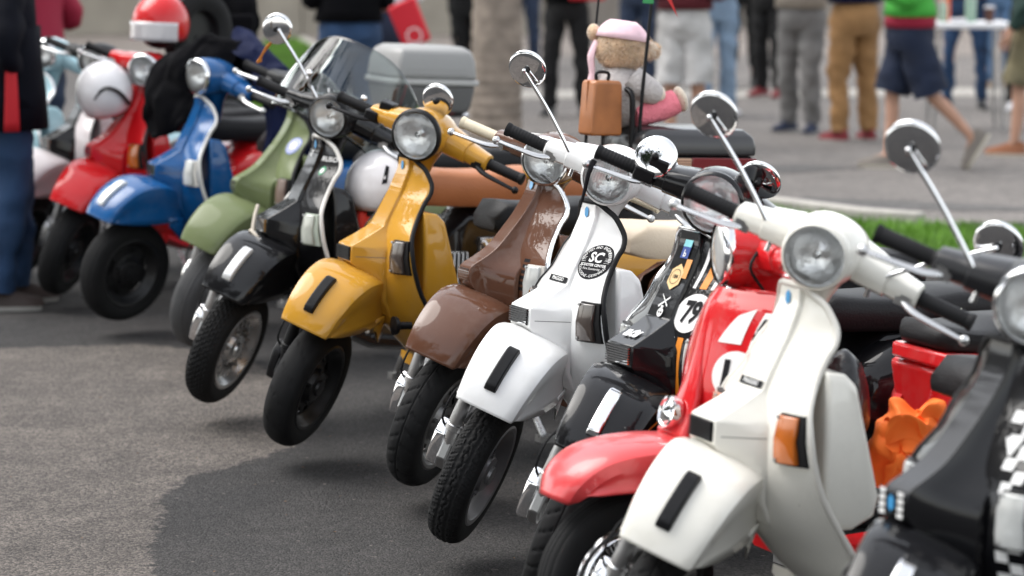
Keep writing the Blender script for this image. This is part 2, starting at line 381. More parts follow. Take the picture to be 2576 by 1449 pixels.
# kerbs along the verges
KERB = mat('kerb_stone', (.36, .34, .31), .8, var=.15, vscale=9, bump=.3)
def kerb(pts, n0):
    b = MB(); r = []
    for i, p in enumerate(pts):
        a = Vector(pts[max(i-1, 0)]); c = Vector(pts[min(i+1, len(pts)-1)]); t = (c-a); t.normalize(); s = Vector((t.y, -t.x)); q = Vector(p)
        r.append([(q.x-s.x*.05, q.y-s.y*.05, -.02), (q.x-s.x*.05, q.y-s.y*.05, .1), (q.x+s.x*.05, q.y+s.y*.05, .1), (q.x+s.x*.05, q.y+s.y*.05, -.02)])
    b.loft(r); obj('kerb', b, KERB, kind='structure', bev=.012)
kerb([(.55, 17.3), (.9, 17.0), (1.45, 16.5), (1.95, 15.82), (2.25, 15.62)], 0)
kerb([(-2.62, 35.9), (-2.23, 33.3), (-1.83, 29.9), (-1.65, 27.6), (-1.43, 24)], 0)
# low concrete wall at the back left
CONC = mat('concrete_wall', (.33, .30, .25), .85, var=.14, vscale=2.2, bump=.25, bscale=30)
wl = empty('concrete_wall', Matrix.Translation((-6, 38.5, 0)), 'long plain beige concrete wall across the back of the lot', 'wall')
x = -16.0; k = 0
while x < 3.4:
    wdt = 3.2; bb = MB().box((x+wdt/2, 0, 1.6), (wdt-.012, .3, 3.2)); obj('panel', bb, CONC, wl, bev=.012); x += wdt
obj('coping', MB().box((-6.2, 0, 3.26), (19.6, .38, .12)), KERB, wl, bev=.015)
wl2 = empty('plaster_wall', Matrix.Translation((6, 41.5, 0)), 'pale grey plastered wall at the back, behind the standing crowd', 'wall')
obj('wall_body', MB().box((4, 0, 1.6), (26, .3, 3.2)), mat('plaster', (.42, .41, .39), .85, var=.1, vscale=1.5), wl2, bev=.02)
obj('plinth', MB().box((4, -.19, .3), (26, .08, .6)), mat('plinth_stone', (.28, .25, .22), .85, var=.15, vscale=3), wl2, bev=.015)
# ------------------------------------------------------------------ scooters
# local frame of a scooter: x forward, y to the rider's left, z up, origin under the front axle
RAKE = radians(26.6); PITCH = .0462
AX = Vector((-sin(RAKE), 0, cos(RAKE))); AP = Vector((-.055, 0, .38))
def root_matrix(x, y, yaw, pitch=PITCH):
    c = Vector((-1.235, 0, 0))
    return Matrix.Translation((x, y, 0)) @ Matrix.Rotation(radians(yaw), 4, 'Z') @ Matrix.Translation(c) @ Matrix.Rotation(pitch, 4, Vector((0, -1, 0))) @ Matrix.Translation(-c)
def steer_matrix(st):
    return Matrix.Translation(AP) @ Matrix.Rotation(radians(st), 4, AX) @ Matrix.Translation(-AP)
# legshield rows: z, half width, x of the edge, x of the centre line
LS = [(.947, .020, -.288, -.286), (.945, .050, -.293, -.288), (.930, .078, -.304, -.298), (.914, .101, -.316, -.293), (.89, .121, -.324, -.284), (.863, .139, -.328, -.273), (.835, .152, -.318, -.261), (.808, .157, -.298, -.248), (.753, .164, -.271, -.221),
      (.70, .195, -.243, -.204), (.65, .212, -.240, -.190), (.59, .212, -.252, -.182), (.52, .205, -.280, -.187), (.45, .200, -.325, -.215), (.39, .196, -.367, -.262), (.33, .19, -.40, -.32), (.285, .186, -.43, -.375)]
LS_B = [(.886, .09, -.222, -.180), (.884, .120, -.250, -.178), (.872, .148, -.262, -.170), (.832, .175, -.246, -.148), (.744, .200, -.216, -.126), (.644, .205, -.205, -.112), (.56, .20, -.222, -.118), (.45, .19, -.275, -.18), (.36, .185, -.34, -.28), (.28, .18, -.42, -.37)]
SHIELD = [LS, 1.7]
def ls_pt(t, s):
    z, hw, xe, xc = tab(SHIELD[0], t); a = abs(s)
    return Vector((xc+(xe-xc)*a**SHIELD[1], s*hw, z))
def ls_t(z):
    lo, hi = 0.0, float(len(SHIELD[0])-1)
    for _ in range(40):
        m = (lo+hi)/2
        if tab(SHIELD[0], m)[0] > z: lo = m
        else: hi = m
    return lo
def ls_yz(y, z, off=0.0):
    def f(y, z):
        t = ls_t(z); hw = tab(SHIELD[0], t)[1]; return ls_pt(t, max(-1.0, min(1.0, y/hw)))
    p = f(y, z); du = f(y+.004, z)-f(y-.004, z); dv = f(y, z+.004)-f(y, z-.004)
    n = du.cross(dv); n.normalize()
    if n.x < 0: n = -n
    return p+n*off, n
def ls_decal(vs, fs, yc, zc, off=.0035, rot=0.0, zs=.88):
    """wrap a flat decal (a across, b up) on the legshield around (yc, zc)"""
    c, s = cos(rot), sin(rot); b = MB()
    b.add([ls_yz(yc+p[0]*c-p[1]*s, zc+(p[0]*s+p[1]*c)*zs, off)[0] for p in vs], fs); return b
def disc(r, n=32, rings=3, ry=None):
    vs = [(0, 0)]; fs = []; ry = ry or r
    for k in range(1, rings+1):
        vs += [(r*k/rings*cos(2*pi*j/n), ry*k/rings*sin(2*pi*j/n)) for j in range(n)]
    for j in range(n): fs.append((0, 1+j, 1+(j+1) % n))
    for k in range(rings-1):
        a = 1+k*n
        for j in range(n): fs.append((a+j, a+n+j, a+n+(j+1) % n, a+(j+1) % n))
    return vs, fs
def ringd(r0, r1, n=40):
    vs = [(r*cos(2*pi*j/n), r*sin(2*pi*j/n)) for r in (r0, r1) for j in range(n)]
    return vs, [(j, n+j, n+(j+1) % n, (j+1) % n) for j in range(n)]
def strip(pts, w, k=10):
    """flat ribbon through 2D points"""
    P = crv([(p[0], p[1], 0) for p in pts], k); vs = []; fs = []
    for i, p in enumerate(P):
        t = P[min(i+1, len(P)-1)]-P[max(i-1, 0)]; t.normalize(); s = Vector((-t.y, t.x, 0)); ww = w(i/(len(P)-1)) if callable(w) else w
        vs += [(p+s*ww/2)[:2], (p-s*ww/2)[:2]]
    return vs, [(2*i, 2*i+1, 2*i+3, 2*i+2) for i in range(len(P)-1)]
def arc_text(s, r, a0, a1, size, inward=False, bold=0.0):
    V, F = [], []
    n = len(s)
    for i, ch in enumerate(s):
        if ch == ' ': continue
        vs, fs = text_mesh(ch, size, bold); a = a0+(a1-a0)*(i/(n-1) if n > 1 else .5)
        rot = a-pi/2 if not inward else a+pi/2
        c, q = cos(rot), sin(rot); b = len(V)
        V += [(r*cos(a)+p.x*c-p.y*q, r*sin(a)+p.x*q+p.y*c) for p in vs]; F += [tuple(b+k for k in f) for f in fs]
    return V, F

# --- shared part shapes
def m_legshield():
    b = MB(); b.grid(lambda u, v: ls_pt(u*(len(SHIELD[0])-1), (v*2-1)), 44, 24); return b.mesh('legshield', 60)
def edge_path():
    n = len(SHIELD[0])-1; L = [ls_pt(n*(1-k/40), -1) for k in range(40)]; R = [ls_pt(n*k/40, 1) for k in range(41)]
    return L+R
def m_trim(r=.0075):
    return MB().tube(edge_path(), r, 8).mesh('edge_trim', 70)
# horn cover stations: front x, front z, front half width, back x, back z, back half width
HC_PX = [(-.286, .948, .040, -.296, .938, .042), (-.284, .908, .046, -.306, .900, .049), (-.257, .838, .050, -.284, .833, .053), (-.219, .763, .053, -.246, .76, .057), (-.203, .727, .055, -.230, .72, .062),
         (-.155, .698, .056, -.216, .69, .080), (-.095, .665, .059, -.204, .655, .100), (-.094, .613, .058, -.192, .60, .102), (-.125, .575, .058, -.190, .55, .098), (-.175, .505, .052, -.198, .49, .085), (-.215, .445, .042, -.238, .43, .062)]
HC_SW = [(-.284, .948, .034, -.292, .938, .040), (-.276, .905, .036, -.304, .900, .052), (-.240, .838, .036, -.284, .833, .062), (-.186, .768, .036, -.246, .76, .074), (-.150, .728, .036, -.230, .72, .082),
         (-.110, .700, .037, -.214, .69, .092), (-.068, .672, .038, -.186, .655, .102), (-.066, .630, .038, -.182, .60, .104), (-.105, .585, .044, -.184, .55, .098), (-.170, .505, .048, -.198, .49, .085), (-.212, .445, .042, -.238, .43, .062)]
def m_horn(rows, conc=0.0):
    rings = []
    for k in range((len(rows)-1)*3+1):
        xf, zf, wf, xb, zb, wb = tab(rows, k/3) if conc else [a+(b-a)*(k/3-int(min(k/3, len(rows)-2))) for a, b in zip(rows[min(k//3, len(rows)-2)], rows[min(k//3, len(rows)-2)+1])]
        ring = [(xb-.012, -wb, zb)]
        for q in (0.0, .25, .5, .75, 1.0):
            e = q**(1+conc); ring.append((xb+(xf-xb)*q, -(wb+(wf-wb)*(1-(1-q)**(1+conc))), zb+(zf-zb)*q))
        ring += [(p[0], -p[1], p[2]) for p in reversed(ring)]
        rings.append(ring)
    return MB().loft(rings, False, (True, True)).mesh('horn_cover', 28)
# fender centre line: x, z, shoulder half width, bottom z, bottom half width
FD = [(.186, .460, .084, .4595, .0845), (.174, .488, .088, .457, .089), (.150, .525, .092, .453, .094), (.116, .557, .096, .450, .100), (.068, .588, .100, .447, .108), (.008, .607, .103, .446, .116), (-.055, .611, .105, .447, .121), (-.115, .600, .105, .449, .123), (-.172, .574, .103, .454, .119), (-.205, .548, .098, .462, .110)]
def m_fender(rows=FD, crown=.010, edge=.022):
    rings = []
    n = len(rows)-1
    for k in range(n*3+1):
        x, z, sw, bz, bw = tab(rows, k/3)
        x2, z2 = tab(rows, min(k/3+.1, n))[:2]; x1, z1 = tab(rows, max(k/3-.1, 0))[:2]
        t = Vector((x2-x1, 0, z2-z1)); t.normalize(); nr = Vector((t.z, 0, -t.x)) if t.x > 0 else Vector((-t.z, 0, t.x))
        if nr.z < 0: nr = -nr
        C = Vector((x, 0, z)); ring = []
        for q in (0, .35, .65, .85, .95): ring.append(C+Vector((0, sw*q, 0))-nr*(crown*q**2+(edge*.25 if q > .9 else (edge*.05 if q > .8 else 0))))
        sh = C+Vector((0, sw, 0))-nr*(crown+edge)
        if sh.z < bz: sh.z = bz
        ring.append(sh)
        B = Vector((sh.x, bw, min(bz, sh.z)))
        for q in (.25, .5, .8, 1): ring.append(sh.lerp(B, q)-Vector((0, .008*sin(pi*q), 0)))
        left = ring; right = [Vector((p.x, -p.y, p.z)) for p in reversed(ring[1:])]
        rings.append(right+left)
    b = MB().loft(rings, False, (False, False))
    for s in (1, -1):   # rear flaps of the skirt
        b.loft([[(-.205, s*.110, .47), (-.205, s*.111, .40), (-.20, s*.112, .375)], [(-.16, s*.118, .47), (-.165, s*.119, .39), (-.178, s*.118, .368)], [(-.10, s*.121, .47), (-.105, s*.121, .43), (-.125, s*.121, .42)]], False, (False, False))
    return b.mesh('front_fender', 32)
def m_crest():
    n = len(FD)-1; rings = []
    ts = [1.55+.28*i for i in range(11)]
    for i, t in enumerate(ts):
        x, z = tab(FD, t)[:2]; x2, z2 = tab(FD, t+.1)[:2]; d = Vector((x2-x, 0, z2-z)); d.normalize(); nr = Vector((d.z, 0, -d.x)); nr = nr if nr.z > 0 else -nr
        C = Vector((x, -.006, z)); h = .017 if 0 < i < 10 else .009
        w0 = .019
        rings.append([C+Vector((0, -w0, 0))-nr*.004, C+Vector((0, -w0*.8, 0))+nr*h, C+Vector((0, w0*.8, 0))+nr*h, C+Vector((0, w0, 0))-nr*.004])
    return MB().loft(rings).mesh('crest', 40)
def m_tyre(style, R=.215, W=.047):
    prof = [(.128, -.036), (.140, -.043), (.160, -.0475), (.180, -.048), (.193, -.045), (.201, -.040)]
    tread = []
    nt = 22
    for i in range(nt+1):
        q = -1+2*i/nt; tread.append((R-.0125*abs(q)**2.6, .038*q))
    prof = prof+tread+[(r, -h) for r, h in reversed(prof[:6])]
    NA = 300 if style in ('rain', 'block') else 200
    def disp(a, i):
        q = prof[i][1]/.038; r = prof[i][0]
        if r < .1985: return 0.0
        u = a/(2*pi)
        if style == 'rain':
            z = .10*sin(u*2*pi*34)
            if abs(q-z) < .07: return -.0045
            if abs(abs(q)-.42) < .06: return -.004
            d = (u*56+abs(q)*.9) % 1
            return -.004 if (d < .24 and abs(q) > .16) else (-.0035 if (u*112+abs(q)*1.8) % 1 < .3 and abs(q) > .5 else 0.0)
        if style == 'block':
            row = int((q+1)*3.5); f = (u*58+(row % 2)*.5) % 1
            return -.005 if (f < .32 or ((q+1)*3.5) % 1 < .28) else 0.0
        if style == 'slick':
            d = (u*15+q*.35) % 1
            return -.0035 if d < .055 and .25 < abs(q) < .85 else 0.0
        if style == 'chevron':
            if abs(q) < .05: return -.003
            d = (u*26+abs(q)*.55*(1 if q > 0 else 1)+(0.5 if q > 0 else 0)) % 1
            return -.004 if d < .16 and abs(q) > .12 else 0.0
        d = abs(q*2.5-round(q*2.5)); return -.003 if d < .12 else 0.0
    return MB().lathe(prof, (0, 0, .215), 'y', NA, disp=disp).mesh('front_wheel', 50)
def m_rim(side=1, holes=10, dish=.010):
    """pressed steel rim with windows, seen from the rider's left"""
    b = MB(); n = 60; c = (0, 0, .215)
    b.lathe([(.146, .040), (.149, .045), (.143, .0475), (.133, .045), (.126, .036), (.120, .022), (.113, dish+.006), (.108, dish)], c, 'y', n)
    b.lathe([(.146, -.040), (.149, -.045), (.143, -.0475), (.133, -.045), (.126, -.03), (.120, -.01)], c, 'y', n)
    rs = [.108, .100, .080, .070]
    vs = [(r*cos(2*pi*j/n), dish+(.108-r)*.12, .215+r*sin(2*pi*j/n)) for r in rs for j in range(n)]; fs = []
    w = n//holes
    for i in range(3):
        for j in range(n):
            if i == 1 and (j % w) < w*.5: continue
            fs.append((i*n+j, i*n+(j+1) % n, (i+1)*n+(j+1) % n, (i+1)*n+j))
    b.add(vs, fs)
    b.lathe([(.070, dish+.0046), (.058, dish+.010), (.050, dish+.026), (.034, dish+.030), (.028, dish+.030), (.026, dish+.038), (.0, dish+.040)], c, 'y', 30)
    for k in range(5):
        a = 2*pi*k/5+.3; b.lathe([(.0075, 0), (.0075, .012), (0, .013)], (.058*cos(a), dish+.012, .215+.058*sin(a)), 'y', 6)
    return b.mesh('rim', 35)
def m_drum(): return MB().lathe([(0, -.052), (.06, -.052), (.098, -.045), (.108, -.03), (.108, -.005), (.09, 0), (0, 0)], (0, 0, .215), 'y', 40).mesh('brake_drum', 40)
def m_knobs():
    b = MB()
    for k in range(20):
        a = 2*pi*k/20; R = Matrix.Rotation(-a, 3, 'Y'); b.box((.093*cos(a), .022, .215+.093*sin(a)), (.026, .022, .010), R)
    return b.mesh('cooling_fin', 30)
def m_fork():
    b = MB()
    b.tube([(-.10, -.02, .455), (-.085, -.075, .415), (-.050, -.088, .345), (-.018, -.090, .278)], [.024, .024, .022, .018], 12, smooth=4)
    b.tube([(.030, -.088, .43), (.022, -.092, .33), (.012, -.092, .245)], [.016, .021, .021], 12)
    b.lathe([(.021, -.012), (.026, -.008), (.026, .008), (.021, .012)], (.019, -.092, .31), 'z', 16)
    return b.mesh('fork', 45)
def m_link():
    b = MB(); b.loft([[(-.055, y, .285), (-.02, y, .315), (.03, y, .275), (.045, y, .215), (.015, y, .175), (-.025, y, .185), (-.05, y, .23)] for y in (-.108, -.078)])
    return b.mesh('suspension_link', 30)
def m_hubcover():
    b = MB(); b.loft([[(-.028*s, y, .285+.0*s), (.0, y, .285+.030*s), (.030*s, y, .280), (.036*s, y, .23), (.024*s, y, .185), (-.004, y, .17), (-.022*s, y, .20)] for y, s in ((-.107, 1), (-.132, 1), (-.140, .82))])
    return b.mesh('hub_cover', 40)
def m_headset(style='px', dz=0.0):
    b = MB(); rings = []
    # dome behind the lamp: stations going back: x, centre z, half width, up, down
    rows = [(-.262, 1.033, .073, .073, .073), (-.280, 1.034, .079, .078, .078), (-.315, 1.036, .084, .076, .082), (-.36, 1.037, .088, .070, .080), (-.40, 1.034, .084, .062, .072), (-.435, 1.028, .07, .050, .06), (-.462, 1.02, .045, .032, .045)]
    for x, zc, w_, up, dn in rows:
        rings.append([(x, w_*cos(2*pi*j/28), zc+dz+(up if sin(2*pi*j/28) > 0 else dn)*sin(2*pi*j/28)) for j in range(28)])
    b.loft(rings, True, (False, True))
    for s in (1, -1):   # arms: flat topped, tapering out to the grips
        arm = []
        for y, xc, zc, dx, up, dn in ((.045, -.370, 1.034, .064, .042, .046), (.095, -.372, 1.027, .057, .036, .043), (.146, -.376, 1.019, .050, .030, .038), (.1465, -.377, 1.018, .044, .026, .034), (.180, -.380, 1.012, .039, .025, .031), (.214, -.383, 1.007, .034, .023, .028), (.218, -.383, 1.006, .026, .018, .021)):
            zc += dz
            arm.append([(xc+dx*a, s*y, zc+(up if c_ > 0 else dn)*c_) for a, c_ in ((1, .25), (.82, .75), (.45, 1), (-.45, 1), (-.85, .7), (-1, 0), (-.8, -.8), (-.3, -1), (.4, -1), (.85, -.7), (1, -.25))])
        b.loft(arm)
    return b.mesh('headset', 38)
def m_column(dz=0): return MB().tube([(-.372, 0, .84), (-.364, 0, .93+dz*.5), (-.366, 0, 1.0+dz)], [.032, .044, .066], 20).mesh('steering_column', 40)
def m_bezel(r=.073, dz=0.0): return MB().lathe([(r-.006, .012), (r+.001, .008), (r+.003, 0), (r+.001, -.014), (r-.006, -.018)], (-.256, 0, 1.036+dz), 'x', 40, Matrix.Rotation(0, 3, 'X')).mesh('headlight', 60)
def m_glass(r=.073, dz=0.0): return MB().lathe([(.0, .019), (r*.3, .0185), (r*.6, .016), (r*.85, .0115), (r-.004, .007)], (-.258, 0, 1.036+dz), 'x', 40).mesh('lens', 60)
def m_reflector(r=.073, dz=0.0): return MB().lathe([(r-.005, .004), (r*.88, -.006), (r*.7, -.0145), (r*.5, -.022), (r*.3, -.027), (.011, -.030), (.0, -.030)], (-.258, 0, 1.036+dz), 'x', 40).mesh('reflector', 60)
def m_bulb(dz=0.0): return MB().lathe([(.008, -.030), (.008, -.02), (.010, -.014), (.009, -.006), (.0, -.002)], (-.258, 0, 1.036+dz), 'x', 14).mesh('bulb', 50)
def m_grip(s, dz=0.0):
    b = MB(); prof = [(0.0, .212), (.021, .212), (.021, .220)]
    for k in range(12): prof += [(.0178, .222+k*.0092), (.0166, .2255+k*.0092), (.0178, .229+k*.0092)]
    prof += [(.0195, .334), (.0195, .342), (.0, .344)]
    b.lathe([(r, s*h) for r, h in prof], (-.385, 0, 1.003+dz), 'y', 18); return b.mesh('handlebar_grip', 40)
def m_lever(s, dz=0.0):
    b = MB()
    b.tube([(-.352, s*.195, .992+dz), (-.336, s*.225, .985+dz), (-.330, s*.28, .982+dz), (-.332, s*.336, .978+dz)], [.012, .011, .0095, .0075], 10, smooth=4, sq=.7)
    b.sphere((-.332, s*.345, .978+dz), .012, 12, 8); b.box((-.357, s*.190, .996+dz), (.03, .032, .024)); return b.mesh('brake_lever', 45)
def m_mirror_stem(P): return MB().tube(P, .0055, 10, smooth=5).mesh('mirror_stem', 60)
def m_mirror_disc(c, nrm, r=.052):
    M = Vector(nrm).to_track_quat('Z', 'Y').to_matrix()
    return MB().lathe([(r-.004, -.010), (r-.001, -.008), (r+.001, -.003), (r-.001, .001), (r-.006, .0035), (r*.82, .0045), (r*.6, .0062), (r*.3, .0075), (0, .008)], c, 'z', 36, M).mesh('mirror', 60), MB().lathe([(r-.003, -.0105), (0, -.0105)], c, 'z', 36, M).mesh('mirror_glass', 60), MB().sphere(Vector(c)+M @ Vector((0, 0, .013)), .0105, 10, 8).mesh('ball_joint', 60)
def m_indicator(s=1, z0=.585, z1=.693, ya=.128, yb=.203):
    """lamp block wrapped on the legshield near its edge: lens (outer) and housing"""
    def blk(y0, y1, za, zb, d):
        f = [[ls_yz(s*y, z, -.003)[0] for y in (y0, (y0+y1)/2, y1)] for z in (za, (za+zb)/2, zb)]
        nrm = ls_yz(s*(y0+y1)/2, (za+zb)/2)[1]
        g = [[p+nrm*(d if 1 else 0)+Vector((0, 0, 0)) for p in r] for r in f]
        for r in g: r[1] += nrm*.006
        b = MB(); flat = [p for r in f for p in r]+[p for r in g for p in r]
        q = [(0, 3, 4, 1), (1, 4, 5, 2), (3, 6, 7, 4), (4, 7, 8, 5)]
        fs = q+[tuple(9+i for i in reversed(x)) for x in q]
        rim = [0, 1, 2, 5, 8, 7, 6, 3]
        fs += [(rim[i], rim[(i+1) % 8], 9+rim[(i+1) % 8], 9+rim[i]) for i in range(8)]
        return b.add(flat, fs)
    return blk(ya+.003, yb-.016, z0+.003, z1-.003, .025).mesh('lens', 30), blk(ya, yb, z0, z1, .015).mesh('turn_signal', 30)
def m_glovebox():
    prof = [(-.29, .782), (-.335, .777), (-.362, .752), (-.388, .66), (-.430, .512), (-.420, .472), (-.37, .445), (-.30, .445)]
    rings = []
    for y, k in ((-.182, .90), (-.174, 1), (.174, 1), (.182, .90)):
        c = Vector((-.35, 0, .60)); rings.append([((p[0]-c.x)*k+c.x, y, (p[1]-c.z)*k+c.z) for p in prof])
    return MB().loft(rings).mesh('glovebox', 30)
def m_floor():
    b = MB(); b.loft([[(x, -.19, z), (x, -.185, z+.02), (x, -.06, z+.022), (x, -.05, z+.05), (x, .05, z+.05), (x, .06, z+.022), (x, .185, z+.02), (x, .19, z), (x, .15, z-.02), (x, -.15, z-.02)] for x, z in ((-.38, .275), (-.45, .245), (-.60, .235), (-.75, .25), (-.86, .29))])
    return b.mesh('floorboard', 40)
def m_body():
    rows = [(-.70, .32, .07, .42), (-.74, .30, .10, .62), (-.82, .32, .12, .70), (-1.0, .36, .125, .71), (-1.2, .42, .12, .69), (-1.32, .50, .10, .66), (-1.42, .54, .06, .60)]
    return MB().loft([[(x, -w_, a), (x, -w_*1.1, (a+b_)/2), (x, -w_, b_-.02), (x, -w_*.7, b_), (x, w_*.7, b_), (x, w_, b_-.02), (x, w_*1.1, (a+b_)/2), (x, w_, a)] for x, a, w_, b_ in rows]).mesh('rear_body', 45)
def m_cowl(s):
    rows = [(-.70, .52, .045, .05), (-.73, .525, .10, .10), (-.80, .53, .135, .135), (-.90, .535, .148, .158), (-1.0, .535, .15, .165), (-1.1, .535, .144, .155), (-1.22, .535, .12, .125), (-1.31, .54, .08, .08), (-1.34, .545, .03, .035)]
    rings = []
    for x, zc, hh, bulge in rows:
        ring = []
        for j in range(15):
            a = pi*j/14-pi/2; ring.append((x, s*(.108+bulge*.82*max(0, cos(a))**.62), zc+hh*sin(a)*(1 if sin(a) > 0 else 1.02)))
        rings.append(ring)
    return MB().loft(rings, False, (False, False)).mesh('side_panel', 50)
def m_seat(x0=-.575, x1=-1.32, hump=.0, z0=.70, z1=.815, w_=.135):
    rings = []
    for i in range(17):
        q = i/16; x = x0+(x1-x0)*q
        e = min(1, (q/.09)) if q < .09 else (min(1, (1-q)/.09) if q > .91 else 1); e = sqrt(max(.02, 1-(1-e)**2))
        top = z1+hump*max(0, q-.45)-.015*sin(pi*min(1, q*1.6)); wd = w_*(.80+.2*min(1, q*3))*(.75+.25*e); zb = z0+.02*(1-e)
        tp = zb+(top-zb)*(.35+.65*e)
        rings.append([(x, wd*c_, zb+(tp-zb)*h) for c_, h in ((-.9, 0), (-.98, .12), (-1.02, .5), (-1.0, .82), (-.88, .96), (0, 1.02), (.88, .96), (1.0, .82), (1.02, .5), (.98, .12), (.9, 0))])
    return MB().loft(rings).mesh('seat', 50)
def m_stand(w=.165):
    b = MB(); b.tube([(-.70, -.06, .235), (-.70, .06, .235)], .012, 8)
    for s in (1, -1):
        b.tube([(-.70, s*.06, .24), (-.72, s*w*.6, .15), (-.745, s*w, .055)], .0125, 8, smooth=3); b.box((-.748, s*(w+.005), .047), (.05, .045, .022))
    return b.mesh('centre_stand', 45)
def m_tail(): return MB().loft([[(-1.40, -.05, .52), (-1.40, .05, .52), (-1.40, .045, .60), (-1.40, -.045, .60)], [(-1.46, -.045, .53), (-1.46, .045, .53), (-1.45, .04, .595), (-1.45, -.04, .595)]]).mesh('tail_light', 30)
HEX = ([(0.012*cos(pi/3*i+pi/6), .016*sin(pi/3*i+pi/6)) for i in range(6)], [(0, 1, 2, 3, 4, 5)])

def hc_front(t, rows):
    i = min(max(int(t), 0), len(rows)-2); f = t-i; a = [p+(q-p)*f for p, q in zip(rows[i], rows[i+1])]; return Vector((a[0], 0, a[1])), a[2]
def hc_decal(vs, fs, t, rows, off=.003):
    """flat decal on the ridge of the horn cover, centred at station t"""
    p, _ = hc_front(t, rows); q, _ = hc_front(min(t+.12, len(rows)-1), rows); d = q-p; d.normalize(); n = Vector((-d.z, 0, d.x)); n = n if n.x > 0 or n.z > .5 else -n
    if n.x < 0 and n.z < 0: n = -n
    return MB().add([p+n*off+Vector((0, v[0], 0))-d*v[1] for v in vs], fs)

def scooter(name, pose, label, c):
    """c: dict of looks. Returns the empty that carries all the parts."""
    x, y, yaw, st = pose
    R = empty(name, root_matrix(x, y, yaw), label, 'scooter', 'scooters parked in a row')
    S = steer_matrix(st); dz = c.get('dz', 0.0)
    P = c['paint']; P2 = c.get('horn_paint', P)
    ls = obj('legshield', m_legshield, c.get('ls_paint', P), R, key='ls', sol=.006, ang=60)
    obj('edge_trim', m_trim, c.get('trim', RUBBER), ls, key='trim')
    sw = c.get('swept', False); rows = HC_SW if sw else HC_PX
    hc = obj('horn_cover', (lambda: m_horn(HC_SW, .8)) if sw else (lambda: m_horn(HC_PX)), P2, R, key=('horn', sw), bev=.004, bseg=2)
    # grille: dark recess and separate slats at the nose
    ns = c.get('slats', 7); nz0, nz1 = (.633, .668) if sw else (.618, .661); nx = -.0665 if sw else -.0925; nw = .029 if sw else .050
    obj('grille_recess', MB().box((nx-.001, 0, (nz0+nz1)/2), (.006, nw*2, nz1-nz0)), c.get('grille', PLASTIC), hc, key=None)
    for k in range(ns):
        zz = nz0+(nz1-nz0)*(k+.5)/ns
        obj('slat', lambda: MB().box((0, 0, 0), (.009, nw*2+.004, .0028)), c.get('slat', CHROME), hc, Matrix.Translation((nx+.002, 0, zz)), key=('slat', sw))
    if not sw and P2 is not BLACKGLOSS:
        for s in (1, -1): obj('seam', MB().add([(-.106, s*.0660, .632), (-.196, s*.1035, .632), (-.196, s*.1035, .6303), (-.106, s*.0660, .6303)], [(0, 1, 2, 3)]), mat('seam_dark', (.12, .115, .11), .7), hc)
    if c.get('badge', True):
        obj('badge', hc_decal(*HEX, .75, rows), BLUE_DECAL, hc)
    if c.get('lens') is not None:
        for s in ((1, -1) if c.get('both', True) else (1,)):
            if ('ind', s) not in CACHE:
                a, b_ = m_indicator(s); CACHE['ind', s] = a; CACHE['indh', s] = b_
            h = obj('turn_signal', CACHE['indh', s], c.get('lens_frame', PLASTIC), ls); obj('lens', CACHE['ind', s], c['lens'], h, bev=.003)
            for z_ in (.598, .680):
                p_, n_ = ls_yz(s*.139, z_); obj('screw', MB().lathe([(.0042, 0), (.0042, .002), (0, .003)], p_+n_*.0245, 'z', 10, n_.to_track_quat('Z', 'Y').to_matrix()), STEEL, h)
    if c.get('glove', True): obj('glovebox', m_glovebox, c.get('glove_paint', P), R, key='glove', bev=.012, bseg=3)
    obj('floorboard', m_floor, c.get('floor_paint', P), R, key='floor')
    RX = Matrix.Translation((c.get('rdx', 0), 0, 0)); obj('rear_body', m_body, c.get('body_paint', P), R, RX, key='body', bev=.01)
    for s in (1, -1):
        if c.get('cowls', True) or s < 0: obj('side_panel', lambda s=s: m_cowl(s), c.get('cowl_paint', P), R, RX, key=('cowl', s))
    if c.get('seat') is not None:
        sp = c.get('seat_p', {}); obj('seat', lambda: m_seat(**sp), c['seat'], R, RX, key=('seat', str(sp)))
    obj('centre_stand', lambda: m_stand(c.get('stand', .165)), ALLOY, R, key=('stand', c.get('stand', .165)))
    obj('tail_light', m_tail, mat('red_lens', (.35, .01, .01), .15, coat=1), R, key='tail', bev=.004)
    rw = obj('rear_wheel', lambda: m_tyre('plain'), TYRE, R, Matrix.Translation((-1.235, 0, 0)), key=('tyre', 'plain'))
    obj('rim', m_rim, GREYRIM, rw, key='rim')
    # steering group
    fw = obj('front_wheel', lambda: m_tyre(c.get('tread', 'chevron')), c.get('tyre_mat', TYRE), R, S, key=('tyre', c.get('tread', 'chevron')))
    rm = obj('rim', lambda: m_rim(1, c.get('holes', 10)), c.get('rim', GREYRIM), fw, key=('rimf', c.get('holes', 10)))
    dr = obj('brake_drum', m_drum, c.get('drum', STEEL), fw, key='drum')
    if c.get('fins'): obj('cooling_fins', m_knobs, ALLOY, fw, key='fins')
    fk = obj('fork', m_fork, c.get('fork', ALLOY), R, S, key='fork')
    obj('suspension_link', m_link, c.get('link', STEEL), fk, key='link', bev=.006)
    if c.get('hubcover', CHROME) is not None: obj('hub_cover', m_hubcover, c.get('hubcover', CHROME), fk, key='hub', bev=.004)
    obj('brake_cable', lambda: MB().tube([(-.06, -.10, .44), (.01, -.128, .40), (.035, -.13, .33), (.005, -.115, .29)], .0035, 6, smooth=5).mesh('brake_cable'), RUBBER, fk, key='cable')
    fd = obj('front_fender', m_fender, c.get('fender_paint', P), R, S, key='fender', sol=.004)
    if c.get('crest') is not None: obj('crest', m_crest, c['crest'], fd, key='crest', bev=.003)
    hs_ = obj('headset', lambda: m_headset('px', dz), c.get('head_paint', P), R, S, key=('head', dz), bev=.004)
    obj('steering_column', lambda: m_column(dz), c.get('head_paint', P), R, S, key=('col', dz))
    r = c.get('lamp_r', .073)
